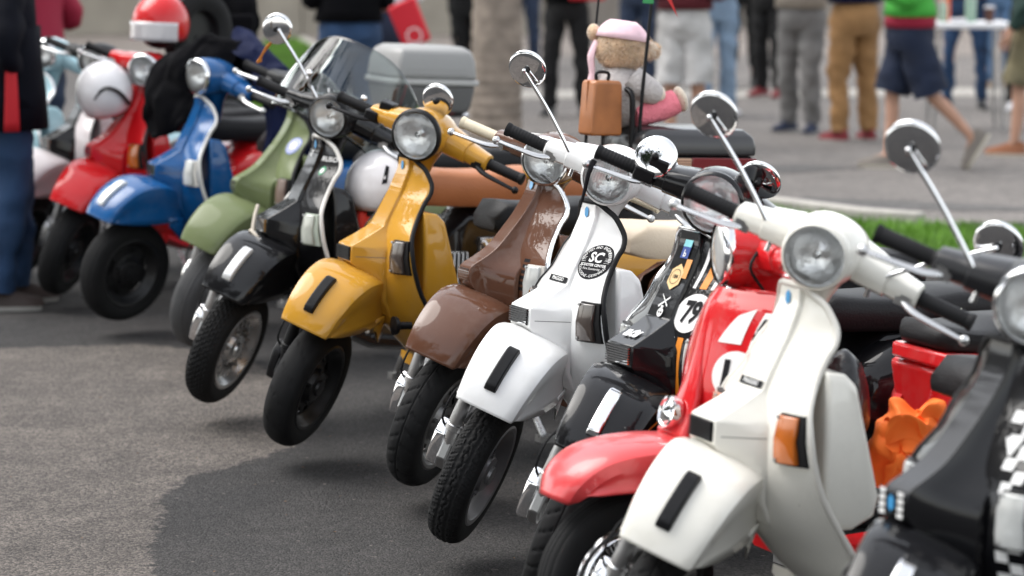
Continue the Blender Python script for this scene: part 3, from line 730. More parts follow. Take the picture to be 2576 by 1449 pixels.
    hl = obj('headlight', lambda: m_bezel(r, dz), c.get('bezel', CHROME), R, S, key=('bez', r, dz))
    obj('reflector', lambda: m_reflector(r, dz), REFLECTOR, hl, key=('refl', r, dz)); obj('lens', lambda: m_glass(r, dz), c.get('lamp', LAMPGLASS), hl, key=('lens', r, dz)); obj('bulb', lambda: m_bulb(dz), c.get('bulb', CHROME), hl, key=('bulb', dz))
    for s in (1, -1):
        obj('handlebar_grip', lambda s=s: m_grip(s, dz), c.get('grip', RUBBER), R, S, key=('grip', s, dz))
        obj('brake_lever', lambda s=s: m_lever(s, dz), c.get('lever', ALLOY), R, S, key=('lev', s, dz))
    for (stem, cen, nrm, kind) in c.get('mirrors', []):
        a, g, jt = m_mirror_disc(cen, nrm, .054)
        mo = obj('mirror', a, CHROME, R, S); obj('mirror_glass', g, mat('mirror_glass', (.75, .77, .78), .03, 1), mo); obj('ball_joint', jt, PLASTIC, mo)
        obj('mirror_stem', m_mirror_stem(stem), c.get('stem', CHROME), mo)
    R['_st'] = st; del R['_st']
    return R, S, ls, hc, fd, hs_
MIR_R = ([(-.335, -.118, .972), (-.335, -.118, .998), (-.335, -.126, 1.018), (-.330, -.230, 1.112), (-.318, -.322, 1.186), (-.312, -.334, 1.196), (-.318, -.334, 1.198)], (-.335, -.333, 1.198), (1, .02, -.22), 'R')
MIR_L = (  [(p[0], -p[1], p[2]) for p in MIR_R[0]], (-.335, .333, 1.198), (1, -.02, -.22), 'L')
def short_mirror(s, y0, yc, zc, nz=.2):
    return ([(-.395, s*y0, 1.03), (-.40, s*(y0*.6+yc*.4), 1.055), (-.385, s*yc, zc-.02), (-.372, s*yc, zc)], (-.35, s*yc, zc), (.95, 0, nz), 'S')
CREAM = paint('cream', (.74, .72, .655)); WHITE = paint('white', (.80, .80, .79)); MUSTARD = paint('mustard', (.52, .26, .025)); BROWN = paint('brown', (.10, .040, .021))
BLUE = paint('blue', (.003, .075, .235)); GREEN = paint('sage_green', (.135, .165, .075), .5, .35); RED = paint('red', (.55, .008, .012)); PALEBLUE = paint('pale_blue', (.38, .58, .64)); GREYWHITE = paint('grey_white', (.60, .56, .57))
SMOKE = lens_mat('smoked_lens', (.055, .042, .036)); AMBER = lens_mat('amber_lens', (.46, .115, .012)); CLEAR = lens_mat('clear_indicator', (.42, .44, .39)); WHITELENS = lens_mat('white_lens', (.45, .46, .45))
TAN = mat('tan_leather', (.36, .135, .055), .5, bump=.12, bscale=120, var=.12); BEIGE = mat('beige_vinyl', (.62, .52, .40), .5, bump=.1, bscale=130, var=.06)

# 5: white scooter in focus
R5, S5, ls5, hc5, fd5, hs5 = scooter('scooter', (-0.091, 7.576, -154.4, 51.7), 'white scooter in sharp focus with a round black sticker on its legshield', dict(
    paint=WHITE, trim=RUBBER, lens=SMOKE, seat=SEATBLACK, crest=PLASTIC, tread='rain', rim=GREYRIM, bezel=paint('white', ()), mirrors=[MIR_R]))
# 7: mustard
R7, S7, ls7, hc7, fd7, hs7 = scooter('scooter', (-0.646, 8.971, -155.5, 48), 'glossy mustard yellow scooter with smooth wide front tyre and black fender strip', dict(
    paint=MUSTARD, trim=RUBBER, lens=SMOKE, seat=SEATBLACK, seat_p=dict(x1=-1.15), crest=PLASTIC, tread='slick', rim=DARKRIM, bezel=PLASTIC, drum=DARKRIM, fork=PLASTIC, hubcover=PLASTIC, link=PLASTIC, slat=PLASTIC, lever=PLASTIC, lamp=CLEARLENS, lamp_r=.082,
    mirrors=[short_mirror(1, .08, -.002, 1.14, -.1)]))
# 8: black with block tread
R8, S8, ls8, hc8, fd8, hs8 = scooter('scooter', (-0.979, 9.751, -156.9, 50), 'black scooter with a tinted windscreen, white edge trim and knobbly front tyre', dict(
    paint=BLACKGLOSS, trim=mat('white_trim', (.72, .70, .66), .4), lens=CLEAR, lens_frame=mat('pale_green_housing', (.42, .47, .40), .4), stand=.34, seat=TAN, seat_p=dict(x0=-.62, x1=-1.36, z0=.715, z1=.85), crest=mat('silver_strip', (.72, .73, .73), .3, .3), tread='block', rim=ALLOY, fins=True, bezel=PLASTIC, cowls=False, mirrors=[([(p[0], p[1]+.04, p[2]+.03) for p in MIR_R[0]], (-.325, -.306, 1.226), (1, .1, .1), 'R')]))
# 6: brown
R6, S6, ls6, hc6, fd6, hs6 = scooter('scooter', (-0.229, 8.35, -154.1, 44.2), 'glossy chocolate brown scooter with chrome edge trim and cream grips', dict(
    paint=BROWN, trim=CHROME, swept=True, lens=WHITELENS, lens_frame=mat('pale_frame', (.62, .60, .56), .4), seat=BEIGE, crest=None, tread='chevron', rim=STEEL, drum=DARKRIM, dz=-.032, grip=mat('cream_grip', (.66, .58, .43), .5), slat=BROWN, slats=5, hubcover=CHROME))
# 4: black 79
R4, S4, ls4, hc4, fd4, hs4 = scooter('scooter', (0.155, 6.903, -150.6, 49.1), 'black scooter with orange and white stripes and the number 79 roundel', dict(
    paint=BLACKGLOSS, trim=CHROME, lens=WHITELENS, seat=SEATBLACK, seat_p=dict(x0=-.62, x1=-1.3, z0=.69, z1=.79), crest=CHROME, tread='chevron', rim=ALLOY, bezel=BLACKGLOSS, lamp=CLEARLENS, badge=False, lamp_r=.078,
    mirrors=[short_mirror(-1, .13, .19, 1.06, .35), short_mirror(1, .10, .075, 1.11, -.4)]))
# 2: cream
R2, S2, ls2, hc2, fd2, hs2 = scooter('scooter', (0.287, 5.919, -157.8, 51.4), 'cream white scooter with an amber turn signal and long chrome mirror stem', dict(
    paint=CREAM, trim=mat('cream_trim', (.62, .60, .55), .4), lens=AMBER, rdx=-.12, seat_p=dict(z0=.68, z1=.785), seat=SEATBLACK, crest=PLASTIC, tread='chevron', rim=STEEL, slat=PLASTIC, mirrors=[MIR_R, MIR_L], bezel=paint('cream', ())))
# 1: nearest black
R1, S1, ls1, hc1, fd1, hs1 = scooter('scooter', (0.616, 5.114, -153.8, 50), 'black scooter cut by the frame edge with white chequered tape down its legshield', dict(
    paint=BLACKGLOSS, trim=RUBBER, swept=True, lens=WHITELENS, seat=SEATBLACK, crest=CHROME, bezel=CHROME, head_paint=mat('grey_headset', (.014, .014, .016), .35), badge=False, mirrors=[MIR_R], lamp_r=.078, slat=BLACKGLOSS))
# 10: blue
R10, S10, ls10, hc10, fd10, hs10 = scooter('scooter', (-1.612, 11.777, -157.3, 25.9), 'bright blue scooter with pale edge trim under draped jackets', dict(
    paint=BLUE, trim=mat('pale_trim', (.66, .65, .62), .4), lens=WHITELENS, lens_frame=mat('pale_frame', ()), seat=SEATBLACK, crest=mat('silver_strip', ()), tread='plain', rim=DARKRIM, drum=DARKRIM, holes=5, bezel=CHROME, badge=False))
# 9: green
R9, S9, ls9, hc9, fd9, hs9 = scooter('scooter', (-1.168, 11.0, -158.7, 42.6), 'matt sage green scooter with a round blue and white sticker', dict(
    paint=GREEN, trim=PLASTIC, swept=True, lens=mat('brown_lens', (.16, .11, .09), .25), seat=SEATBLACK, seat_p=dict(x1=-1.4), crest=None, tread='plain', tyre_mat=mat('dusty_tyre', (.07, .07, .072), .8, var=.2), rim=GREYRIM, head_paint=PLASTIC, bezel=PLASTIC, badge=False, slats=4, slat=PLASTIC))
# 11: red
R11, S11, ls11, hc11, fd11, hs11 = scooter('scooter', (-1.947, 12.51, -148, 46), 'bright red scooter with an amber turn signal and a red helmet on top', dict(
    paint=RED, trim=PLASTIC, swept=True, lens=AMBER, seat=SEATBLACK, crest=None, tread='plain', rim=DARKRIM, hubcover=STEEL, bezel=CHROME, badge=False, slats=4, dz=-.01))
# 12: grey white
R12, S12, ls12, hc12, fd12, hs12 = scooter('scooter', (-2.25, 13.05, -152, 40), 'greyish white scooter with a black horn cover behind a hanging white helmet', dict(
    paint=GREYWHITE, horn_paint=BLACKGLOSS, trim=PLASTIC, lens=None, seat=SEATBLACK, crest=None, tread='plain', rim=DARKRIM, bezel=CHROME, badge=False, slats=4, head_paint=PLASTIC))
# 13: pale blue
R13, S13, ls13, hc13, fd13, hs13 = scooter('scooter', (-2.58, 13.65, -156, 44), 'pale blue scooter at the far end of the row beside the dark jacket', dict(
    paint=PALEBLUE, trim=CHROME, swept=True, lens=None, seat=SEATBLACK, crest=None, tread='plain', rim=GREYRIM, bezel=CHROME, badge=False, slats=4))
# ------------------------------------------------------------------ decals and fittings
def plate(name, vs, fs, yc, zc, m, par, off, **k): return obj(name, ls_decal(vs, fs, yc, zc, off, **k), m, par)
def txt_ls(s, yc, zc, size, m, par, off=.0036, bold=0.0, xs=1.0, rot=0.0, name='lettering'):
    vs, fs = text_mesh(s, size, bold, xs); return obj(name, ls_decal(vs, fs, yc, zc, off, rot), m, par)
# white scooter: round sticker, name plate
Y0, Z0 = .102, .791
st = plate('round_sticker', *disc(.052, 40, 5), Y0, Z0, BLACK_DECAL, ls5, .0044)
V, F = [], []
def addt(vs, fs, dx=0, dy=0):
    b = len(V); V.extend([(p[0]+dx, p[1]+dy) for p in vs]); F.extend([tuple(b+i for i in f) for f in fs])
addt(*arc_text('CRAFTED AND ENGINEERED', .0430, radians(172), radians(8), .0115))
addt(*arc_text('COLOGNE-GERMANY', .0435, radians(202), radians(338), .0115, True))
addt(*text_mesh('SC', .040, .0012, .9), 0, .012); addt(*text_mesh('SCOOTER CENTER', .0105, .0003, .92), 0, -.010); addt(*text_mesh('Pure Scootering', .0095, 0, .9), 0, -.021)
addt(*text_mesh('EST.', .008), -.037, .006); addt(*text_mesh('1992', .008), .037, .006)
for dx in (-.037, .037):
    for dy in (.0125, -.0005): addt([(-.008, -.0004), (.008, -.0004), (.008, .0004), (-.008, .0004)], [(0, 1, 2, 3)], dx, dy)
plate('lettering', V, F, Y0, Z0, WHITE_DECAL, st, .0062)
pl = obj('name_plate', hc_decal([(-.05, -.0085), (.05, -.0085), (.05, .0085), (-.05, .0085)], [(0, 1, 2, 3)], 3.75, HC_PX, .0025), BLACK_DECAL, hc5)
vs, fs = text_mesh('PIAGGIO', .0145, .0002, 1.15); obj('lettering', hc_decal(vs, fs, 3.75, HC_PX, .0040), WHITE_DECAL, pl)
pl = obj('name_plate', hc_decal([(-.05, -.0085), (.05, -.0085), (.05, .0085), (-.05, .0085)], [(0, 1, 2, 3)], 3.75, HC_PX, .0025), BLACK_DECAL, hc2)
vs, fs = text_mesh('PIAGGIO', .0145, .0002, 1.15); obj('lettering', hc_decal(vs, fs, 3.75, HC_PX, .0040), WHITE_DECAL, pl)
def seam(par, y): pass
# strap tied on the white scooter's lever
obj('strap', MB().tube([(-.332, -.330, .995), (-.322, -.330, .960), (-.325, -.326, .92), (-.32, -.320, .870)], [.008, .006, .005, .003], 6, smooth=3), BLACK_DECAL, R4, S4)
bm_ = MB().box((-.375, -.165, 1.045), (.045, .048, .03)).box((-.35, -.20, 1.005), (.034, .045, .03)); obj('brake_reservoir', bm_, PLASTIC, R7, S7, bev=.005)
# 79 scooter: stripes and roundel
SY = .098
def band(y, w, z0, z1):
    P = [(y, z0+(z1-z0)*i/10) for i in range(11)]; b = MB(); n = len(P)
    b.add([ls_yz(p[0]+s*w/2, p[1], .0042)[0] for p in P for s in (-1, 1)], [(2*i, 2*i+1, 2*i+3, 2*i+2) for i in range(n-1)]); return b
for (za, zb) in ((.500, .688), (.806, .905)):
    obj('stripe', band(SY+.000, .019, za, zb), ORANGE_DECAL, ls4, label='orange stripe')
    obj('stripe', band(SY-.025, .009, za, zb), WHITE_DECAL, ls4); obj('stripe', band(min(SY+.025, .2), .009, za, zb if zb < .8 else .86), WHITE_DECAL, ls4)
rd = plate('roundel', *disc(.047, 40, 4), SY, .747, WHITE_DECAL, ls4, .0046, zs=1.0)
vs, fs = text_mesh('79', .072, .0028, .66); obj('number', ls_decal(vs, fs, SY, .747, .0064, zs=.98), BLACK_DECAL, rd)
def hc_plate(name, vs, fs, t, m, par, off=.003, rows=HC_PX): return obj(name, hc_decal(vs, fs, t, rows, off), m, par)
pb = hc_plate('sticker', [(-.014, -.026), (.020, -.026), (.020, .026), (-.014, .026)], [(0, 1, 2, 3)], 1.15, mat('sticker_navy', (.03, .07, .28), .3), hc4)
hc_plate('sticker_panel', [(-.014, .004), (.020, .004), (.020, .026), (-.014, .026)], [(0, 1, 2, 3)], 1.15, mat('sticker_aqua', (.25, .62, .66), .3), pb, .0036)
vs, fs = text_mesh('P', .026, .0004); hc_plate('lettering', [(p[0]+.003, -(p[1]+.012)) for p in vs], fs, 1.15, WHITE_DECAL, pb, .0042)
hx = hc_plate('sticker', [(.030*cos(pi/3*i+pi/6), .036*sin(pi/3*i+pi/6)) for i in range(6)], [tuple(range(6))], 2.15, mat('sticker_tan', (.72, .50, .24), .35), hc4)
V, F = [], []
addt(*ringd(.019, .0205, 30)); addt(*text_mesh('184', .015, .0002)); 
hc_plate('lettering', V, F, 2.15, BLACK_DECAL, hx, .0044)
V, F = [], []      # skull and crossbones
addt(*disc(.012, 16, 1), .004, .016); addt([(-.005, -.006), (.005, -.006), (.005, .006), (-.005, .006)], [(0, 1, 2, 3)], .004, .004)
for s in (1, -1):
    addt([(-.019, -.016*s-.003), (-.016, -.016*s+.003-.001), (.019, .012*s+.002), (.019, .012*s-.003)], [(0, 1, 2, 3)], .004, -.014)
sk = hc_plate('sticker', [(a, -b_) for a, b_ in V], F, 3.25, WHITE_DECAL, hc4, .0042)
V, F = [], []
addt(*disc(.003, 10, 1), 0, .016); addt(*disc(.003, 10, 1), .009, .016); hc_plate('eye_socket', [(a, -b_) for a, b_ in V], F, 3.25, BLACK_DECAL, sk, .005)
V, F = [], []
addt(*text_mesh('SPQR', .034, .0022, .75)); hc_plate('lettering', [(a, -b_) for a, b_ in V], F, 5.35, WHITE_DECAL, hc4, .0045)
hc_plate('sticker', [(.020, -.02), (.044, -.02), (.044, .03), (.020, .03)], [(0, 1, 2, 3)], 1.9, mat('sticker_orange', (.7, .32, .1), .35), hc4, .0025)
# front brake master cylinder of the 79 scooter
bm_ = MB().box((-.36, -.175, 1.045), (.05, .052, .034)).box((-.345, -.20, 1.01), (.034, .055, .034)); obj('brake_reservoir', bm_, PLASTIC, R4, S4, bev=.005)
obj('stripe', MB().add([(.11, .1075, .565), (.03, .1195, .585), (-.09, .1255, .575), (-.09, .1255, .565), (.03, .1195, .575), (.10, .1075, .557)], [(0, 1, 4, 5), (1, 2, 3, 4)]), ORANGE_DECAL, fd4, label='orange stripe on the fender side')
# black scooter: letters on the shield
txt_ls('RUSO', .093, .872, .026, WHITE_DECAL, ls8, bold=.0006); vs, fs = text_mesh('S.', .028, .0006); hc_plate('lettering', [(a, -b_) for a, b_ in vs], fs, 1.3, WHITE_DECAL, hc8, .0045)
g_ = plate('sticker', *disc(.013, 20, 1, .017), .088, .832, mat('sticker_green', (.03, .28, .13), .4), ls8, .004); plate('sticker_panel', *disc(.008, 16, 1, .010), .088, .832, WHITE_DECAL, g_, .0052)
# green scooter: round club sticker
g_ = plate('round_sticker', *disc(.036, 30, 2), .098, .812, mat('sticker_blue', (.10, .16, .52), .4), ls9, .004)
V, F = [], []
addt(*ringd(.0225, .026)); addt(*disc(.017, 24, 1)); 
for k in range(14): addt(*disc(.003, 8, 1), .031*cos(k*2*pi/14), .031*sin(k*2*pi/14))
plate('sticker_panel', V, F, .098, .812, WHITE_DECAL, g_, .0052)
# nearest black scooter: chequered tape, script, nose squares
for k in range(18):
    z = .835-.0205*k; yc = .095+.05*min(1, max(0, (.835-z)/.16)) if z > .66 else .145
    y = yc+(-.0125 if k % 2 else .0125)
    obj('chequer', ls_decal([(-.0115, -.0112), (.0115, -.0112), (.0115, .0112), (-.0115, .0112)], [(0, 1, 2, 3)], y, z, .0042, zs=.9), WHITE_DECAL, ls1)
txt_ls('Vespa', .150, .765, .052, WHITE_DECAL, ls1, .0056, .0012, 1.0, .12)
V, F = [], []
for s in (1, -1):
    for k in range(4): addt([(-.009, -.0055), (.009, -.0055), (.009, .0055), (-.009, .0055)], [(0, 1, 2, 3)], s*.029, (k-1.5)*.0165)
obj('chequer', MB().add([(-.0575, p[0], .650+p[1]*.8) for p in V], F), WHITE_DECAL, hc1); obj('badge', MB().add([(-.057, p[0]*.9, .65+p[1]) for p in HEX[0]], HEX[1]), BLUE_DECAL, hc1)
# brown scooter: vent slots beside the lamp
for k in range(6):
    z = .700-.0165*k
    obj('vent_slot', ls_decal([(-.0125, -.0048), (.0125, -.0048), (.0125, .0048), (-.0125, .0048)], [(0, 1, 2, 3)], .112, z, .0034, zs=1), BLACK_DECAL, ls6)
# mustard: rubber horn button by the floor, black scooter engine in the open
obj('hook', MB().lathe([(0, 0), (.012, .002), (.012, .04), (.028, .05), (.03, .062), (.0, .066)], (-.245, .215, .43), 'x', 18), PLASTIC, R7)
eng = MB()
eng.lathe([(0, .02), (.085, .025), (.10, .05), (.10, .12), (.08, .14), (.05, .15), (0, .15)], (-1.0, 0, .42), 'y', 24)
for k in range(7): eng.box((-.80+.016*k, .10, .50), (.006, .13, .12))
eng.tube([(-.86, .12, .42), (-.80, .15, .36), (-.74, .16, .33)], .018, 10, smooth=3); eng.tube([(-.98, .15, .45), (-.90, .17, .54), (-.85, .17, .60)], .013, 8, smooth=3)
eng.box((-.90, .12, .58), (.10, .08, .06)); eng.lathe([(0, .13), (.045, .13), (.05, .15), (.03, .165), (0, .168)], (-.90, 0, .46), 'y', 20)
obj('engine', eng, ALLOY, R8, bev=.004)
# black scooter: tinted flyscreen fixed to the headset
def ws(u, v):
    s = v*2-1; t = u; zb = .985-(.085 if s > 0 else .04)*s*s; zt = 1.262-.15*abs(s)**2.8; hw = .235+.012*sin(pi*t)
    return Vector((-.300-.15*t-.085*s*s, -.035+hw*s, zb+(zt-zb)*t))
b = MB(); b.grid(ws, 24, 28); w8 = obj('windscreen', b, SMOKEGLASS, R8, S8, sol=.004)
vs, fs = text_mesh('Vespa', .05, .0008); obj('lettering', MB().add([ws(.36+p[1]*2.3, .55+p[0]*2.1)+Vector((.006, 0, 0)) for p in vs], fs), WHITE_DECAL, w8)
for s in (1, -1): obj('screen_bracket', MB().tube([(-.36, -.03+s*.07, 1.04), (-.33, -.03+s*.10, 1.09), (-.325, -.03+s*.11, 1.13)], .006, 8, smooth=3).sphere((-.322, -.03+s*.11, 1.13), .012), CHROME, w8)
cord = obj('cord', MB().tube([(-.10, -.06, .70), (-.075, -.02, .655), (-.06, .02, .60), (-.075, .06, .555), (-.10, .02, .545), (-.07, -.02, .58), (-.05, .02, .62), (-.06, .065, .60), (-.075, .10, .565)], .007, 6, smooth=5), mat('cord_beige', (.50, .45, .38), .9)); cord.matrix_world = R8.matrix_world.copy(); tag(cord, 'beige cord knotted round the nose of the black scooter with the windscreen', 'cord')
# ribbon on the far mirror
obj('ribbon', MB().tube([(-.33, -.30, 1.195), (-.335, -.325, 1.15), (-.33, -.335, 1.11), (-.335, -.34, 1.085)], [.004, .010, .006, .014], 6, smooth=4, sq=.4), mat('orange_ribbon', (.72, .25, .03), .7), R8, S8, label='orange and pink ribbon tied to the mirror')

# ------------------------------------------------------------------ red scooter with the number 1 (fixed front mudguard)
X3, Y3 = .273, 6.30
R3 = empty('scooter', root_matrix(X3, Y3, -156), 'glossy red scooter with white panels, a number 1 roundel and round chrome horn badge', 'scooter', 'scooters parked in a row')
ST3 = Matrix.Translation((.07, 0, -.07)) @ steer_matrix(-16)
SHIELD[:] = [LS_B, 1.6]
ls3 = obj('legshield', m_legshield().copy(), RED, R3, sol=.006, ang=60); obj('edge_trim', m_trim(.006), RED, ls3)
hc3 = obj('horn_cover', MB().loft([[(x-.032, -w_*1.7, z-.01), (x-.004, -w_, z), (x, 0, z+.002), (x-.004, w_, z), (x-.032, w_*1.7, z-.01)] for x, z, w_ in ((-.160, .872, .010), (-.132, .82, .016), (-.112, .72, .026), (-.092, .645, .040), (-.068, .59, .052), (-.046, .560, .060), (-.056, .546, .062), (-.11, .532, .06))]), RED, R3, sub=1)
hb = obj('horn_badge', MB().lathe([(.037, -.012), (.040, 0), (.037, .012), (.032, .014), (.030, .010), (.022, .015), (0, .020)], (-.062, .0, .604), 'x', 30, Matrix.Rotation(radians(-14), 3, 'Y')), CHROME, hc3)
rd = plate('roundel', *disc(.052, 36, 4), .115, .705, WHITE_DECAL, ls3, .0046, zs=1.0)
vs, fs = text_mesh('1', .078, .004, .95); obj('number', ls_decal(vs, fs, .097, .703, .0064, zs=1.0), BLACK_DECAL, rd)
def gridpanel(f, n=8): 
    vs = [f(i/n, j/n) for i in range(n+1) for j in range(n+1)]; return vs, [(i*(n+1)+j, (i+1)*(n+1)+j, (i+1)*(n+1)+j+1, i*(n+1)+j+1) for i in range(n) for j in range(n)]
plate('white_panel', *gridpanel(lambda u, v: ((-.024+.045*u-.012*(1-u)*(1-v))*1.0-.006+.016*v*(1-u), -.046+.088*v-.018*v*v*(1-u))), .100, .812, WHITE_DECAL, ls3, .0046)
wp = plate('white_panel', *gridpanel(lambda u, v: (-.016+.044*u, -.048+.088*v)), .150, .808, WHITE_DECAL, ls3, .0046)
txt_ls('GT', .158, .800, .050, BLACK_DECAL, wp, .0062, .003, .9, 1.45)
SHIELD[:] = [LS, 1.7]
# fixed mudguard
FB = [(.238, .425, .072, .4245, .0725), (.222, .468, .092, .44, .094), (.188, .506, .104, .442, .108), (.135, .535, .112, .446, .117), (.06, .551, .118, .45, .124), (-.02, .556, .122, .455, .128), (-.10, .552, .124, .462, .130), (-.17, .545, .122, .47, .128), (-.23, .535, .118, .48, .124)]
fd3 = obj('front_fender', lambda: m_fender(FB, .018, .03), mat('paint_coral_red', (.62, .05, .055), .35, coat=.6), R3, sol=.004, label='paler red front fender')
fw = obj('front_wheel', lambda: m_tyre('plain'), TYRE, R3, Matrix.Translation((.03, 0, .0)), key=('tyre', 'plain'))
obj('rim', m_rim, CHROME, fw, key='rim'); obj('brake_drum', m_drum, DARKRIM, fw, key='drum')
sp = MB()
for k in range(24):
    a = 2*pi*k/24; sp.box((.088*cos(a), .030, .215+.088*sin(a)), (.045, .006, .006), Matrix.Rotation(-a, 3, 'Y'))
obj('wheel_trim', sp.lathe([(.112, .028), (.118, .034), (.124, .030)], (0, 0, .215), 'y', 40), CHROME, fw)
for s in (1, -1): obj('fork', MB().tube([(-.10, s*.075, .48), (-.04, s*.088, .30), (.03, s*.088, .215)], .018, 10, smooth=3), ALLOY, R3)
obj('headset', lambda: m_headset('px', 0), RED, R3, ST3, key=('head', 0.0), bev=.004); obj('steering_column', lambda: m_column(0), RED, R3, ST3, key=('col', 0.0))
hl = obj('headlight', lambda: m_bezel(.073, 0.0), CHROME, R3, ST3, key=('bez', .073, 0.0)); obj('reflector', lambda: m_reflector(.073, 0.0), REFLECTOR, hl, key=('refl', .073, 0.0)); obj('lens', lambda: m_glass(.073, 0.0), WHITELENS, hl, key=('lens', .073, 0.0))
for s in (1, -1):
    obj('handlebar_grip', lambda s=s: m_grip(s, 0.0), RUBBER, R3, ST3, key=('grip', s, 0.0)); obj('brake_lever', lambda s=s: m_lever(s, 0.0), CHROME, R3, ST3, key=('lev', s, 0.0))
obj('brake_cable', MB().tube([(-.24, .06, .985), (-.20, .085, .94), (-.25, .07, .88), (-.27, .06, .83)], .004, 6, smooth=5), RUBBER, R3)
obj('floorboard', m_floor, RED, R3, key='floor'); obj('rear_body', m_body, RED, R3, Matrix.Translation((-.01, 0, -.01)), key='body', bev=.01)
for s in (1, -1): obj('side_panel', lambda s=s: m_cowl(s), RED, R3, Matrix.Translation((-.02, 0, .015)), key=('cowl', s))
obj('seat', lambda: m_seat(-.70, -1.02, .01, .742, .810, .125), SEATBLACK, R3); obj('seat', lambda: m_seat(-1.0, -1.34, .01, .745, .83, .13), SEATBLACK, R3)
obj('seat_base', MB().box((-.87, 0, .722), (.33, .24, .038)), RED, R3, bev=.008)
obj('tank', MB().loft([[(x*1.0, -w_, z), (x, w_, z), (x-.58+.03*k, w_*1.05, z), (x-.58+.03*k, -w_*1.05, z)] for x, w_, z, k in ((-.80, .12, .30, 0), (-.765, .15, .46, 0), (-.735, .155, .62, 0), (-.715, .15, .700, 1))]), RED, R3, bev=.018, bseg=3)
obj('floor_strip', MB().box((-.60, .195, .262), (.42, .012, .012)), ALLOY, R3)
pn = obj('tank_panel', MB().add([(-.735, .115, .56), (-.85, .166, .56), (-.85, .166, .40), (-.735, .115, .40)], [(0, 1, 2, 3)]), mat('panel_green', (.02, .13, .06), .35), R3)
rw = obj('rear_wheel', lambda: m_tyre('plain'), TYRE, R3, Matrix.Translation((-1.235, 0, 0)), key=('tyre', 'plain')); obj('rim', m_rim, GREYRIM, rw, key='rim'); obj('centre_stand', m_stand, ALLOY, R3, key='stand')

# ------------------------------------------------------------------ things resting on the scooters
def local(R, x, y, z, rz=0): return R @ Matrix.Translation((x, y, z)) @ Matrix.Rotation(radians(rz), 4, 'Z')
RM = {k: root_matrix(*p) for k, p in {5: (-.091, 7.576, -154.4), 7: (-.646, 8.971, -155.5), 8: (-.979, 9.751, -156.9), 10: (-1.612, 11.777, -157.3), 11: (-1.947, 12.51, -148), 12: (-2.25, 13.05, -152), 3: (X3, Y3, -156), 9: (-1.168, 11.0, -158.7)}.items()}
def crumple(b, amp, sc, seed=0):
    b.v = [tuple(Vector(p)+noise.noise_vector(Vector(p)*sc+Vector((seed, 0, 0)))*amp+noise.noise_vector(Vector(p)*sc*2.7+Vector((0, seed, 0)))*amp*.4) for p in b.v]; return b
# black top case with lamps on the mustard scooter, rack, suitcase, teddy bear, pennant pole
M = local(RM[7], -1.235, .06, .885)
tc = empty('top_case', M, 'black scooter top case with dark red and tan stripe under the teddy bear', 'top case')
obj('case_body', MB().loft([[(x*k, y*k2, z) for x, y in ((-.21, -.15), (-.23, -.10), (-.23, .10), (-.21, .15), (.20, .15), (.22, .10), (.22, -.10), (.20, -.15))] for z, k, k2 in ((0, .90, .88), (.02, .98, .97), (.085, 1.0, 1.0))]), PLASTIC, tc, bev=.01)
obj('lid', MB().loft([[(x*k, y*k2, z) for x, y in ((-.21, -.15), (-.23, -.10), (-.23, .10), (-.21, .15), (.20, .15), (.22, .10), (.22, -.10), (.20, -.15))] for z, k, k2 in ((.088, 1.02, 1.02), (.12, 1.02, 1.02), (.150, .98, .97), (.172, .86, .82), (.178, .6, .55))]), mat('case_lid', (.03, .03, .032), .3, coat=.3), tc, bev=.008)
obj('red_reflector', MB().box((-.10, .149, .060), (.24, .008, .042)), mat('dark_red_reflector', (.16, .012, .015), .2, coat=1), tc, bev=.003); obj('tan_stripe', MB().box((.085, .150, .062), (.125, .008, .034)), mat('tan_stripe', (.50, .32, .22), .4), tc, bev=.002)
for k in range(3): obj('stripe_groove', MB().box((.085, .1545, .052+.009*k), (.122, .003, .0022)), mat('groove_brown', (.2, .1, .07), .5), tc)
rk = obj('rear_rack', MB().tube([(.20, -.12, -.01), (-.20, -.12, -.01)], .008).tube([(.20, .12, -.01), (-.20, .12, -.01)], .008).tube([(.22, .10, -.10), (.22, .10, .20), (.225, .08, .29), (.225, -.08, .29), (.22, -.10, .20), (.22, -.10, -.10)], .0095, 10, smooth=4).tube([(.20, -.12, -.01), (.20, .12, -.01)], .008), PLASTIC, R7, RM[7].inverted() @ M)
su = empty('suitcase', local(RM[7], -.925, .11, 1.035, 8), 'small tan brown suitcase hanging on the black rack', 'suitcase')
SU = mat('suitcase_leather', (.34, .125, .04), .42, var=.2, vscale=14, coat=.3)
obj('case_shell', MB().loft([[(x*k, y, z*k+.085*(1-k)) for x, z in ((-.062, .0), (-.054, .165), (-.045, .172), (.045, .172), (.054, .165), (.062, 0), (.056, -.006), (-.056, -.006))] for y, k in ((-.04, .93), (-.034, 1), (.034, 1), (.04, .93))]), SU, su, bev=.022, bseg=4)
obj('handle', MB().tube([(-.022, 0, .172), (-.022, 0, .196), (.022, 0, .196), (.022, 0, .172)], .0055, 8, smooth=4), PLASTIC, su); obj('seam_band', MB().box((0, 0, .083), (.118, .004, .176)), SU, su, bev=.03)
pole = empty('pennant_pole', local(RM[7], -1.035, .165, .88), 'thin black whip pole with a small red and green pennant above the bear', 'pole')
obj('pole_rod', MB().tube([(0, 0, 0), (-.01, 0, .3), (-.035, 0, .70)], [.007, .006, .005], 8), PLASTIC, pole)
obj('pennant', crumple(MB().grid(lambda u, v: Vector((-.035-.10*u, .01*sin(u*5), .64-.10*u+(.06*(1-u))*v)), 8, 4), .006, 9), mat('red_cloth', (.55, .03, .03), .8), pole); obj('pennant', crumple(MB().grid(lambda u, v: Vector((-.03+.04*u, .01, .58+.035*v*(1-u*.5))), 4, 3), .004, 9), mat('green_cloth', (.05, .3, .10), .8), pole)
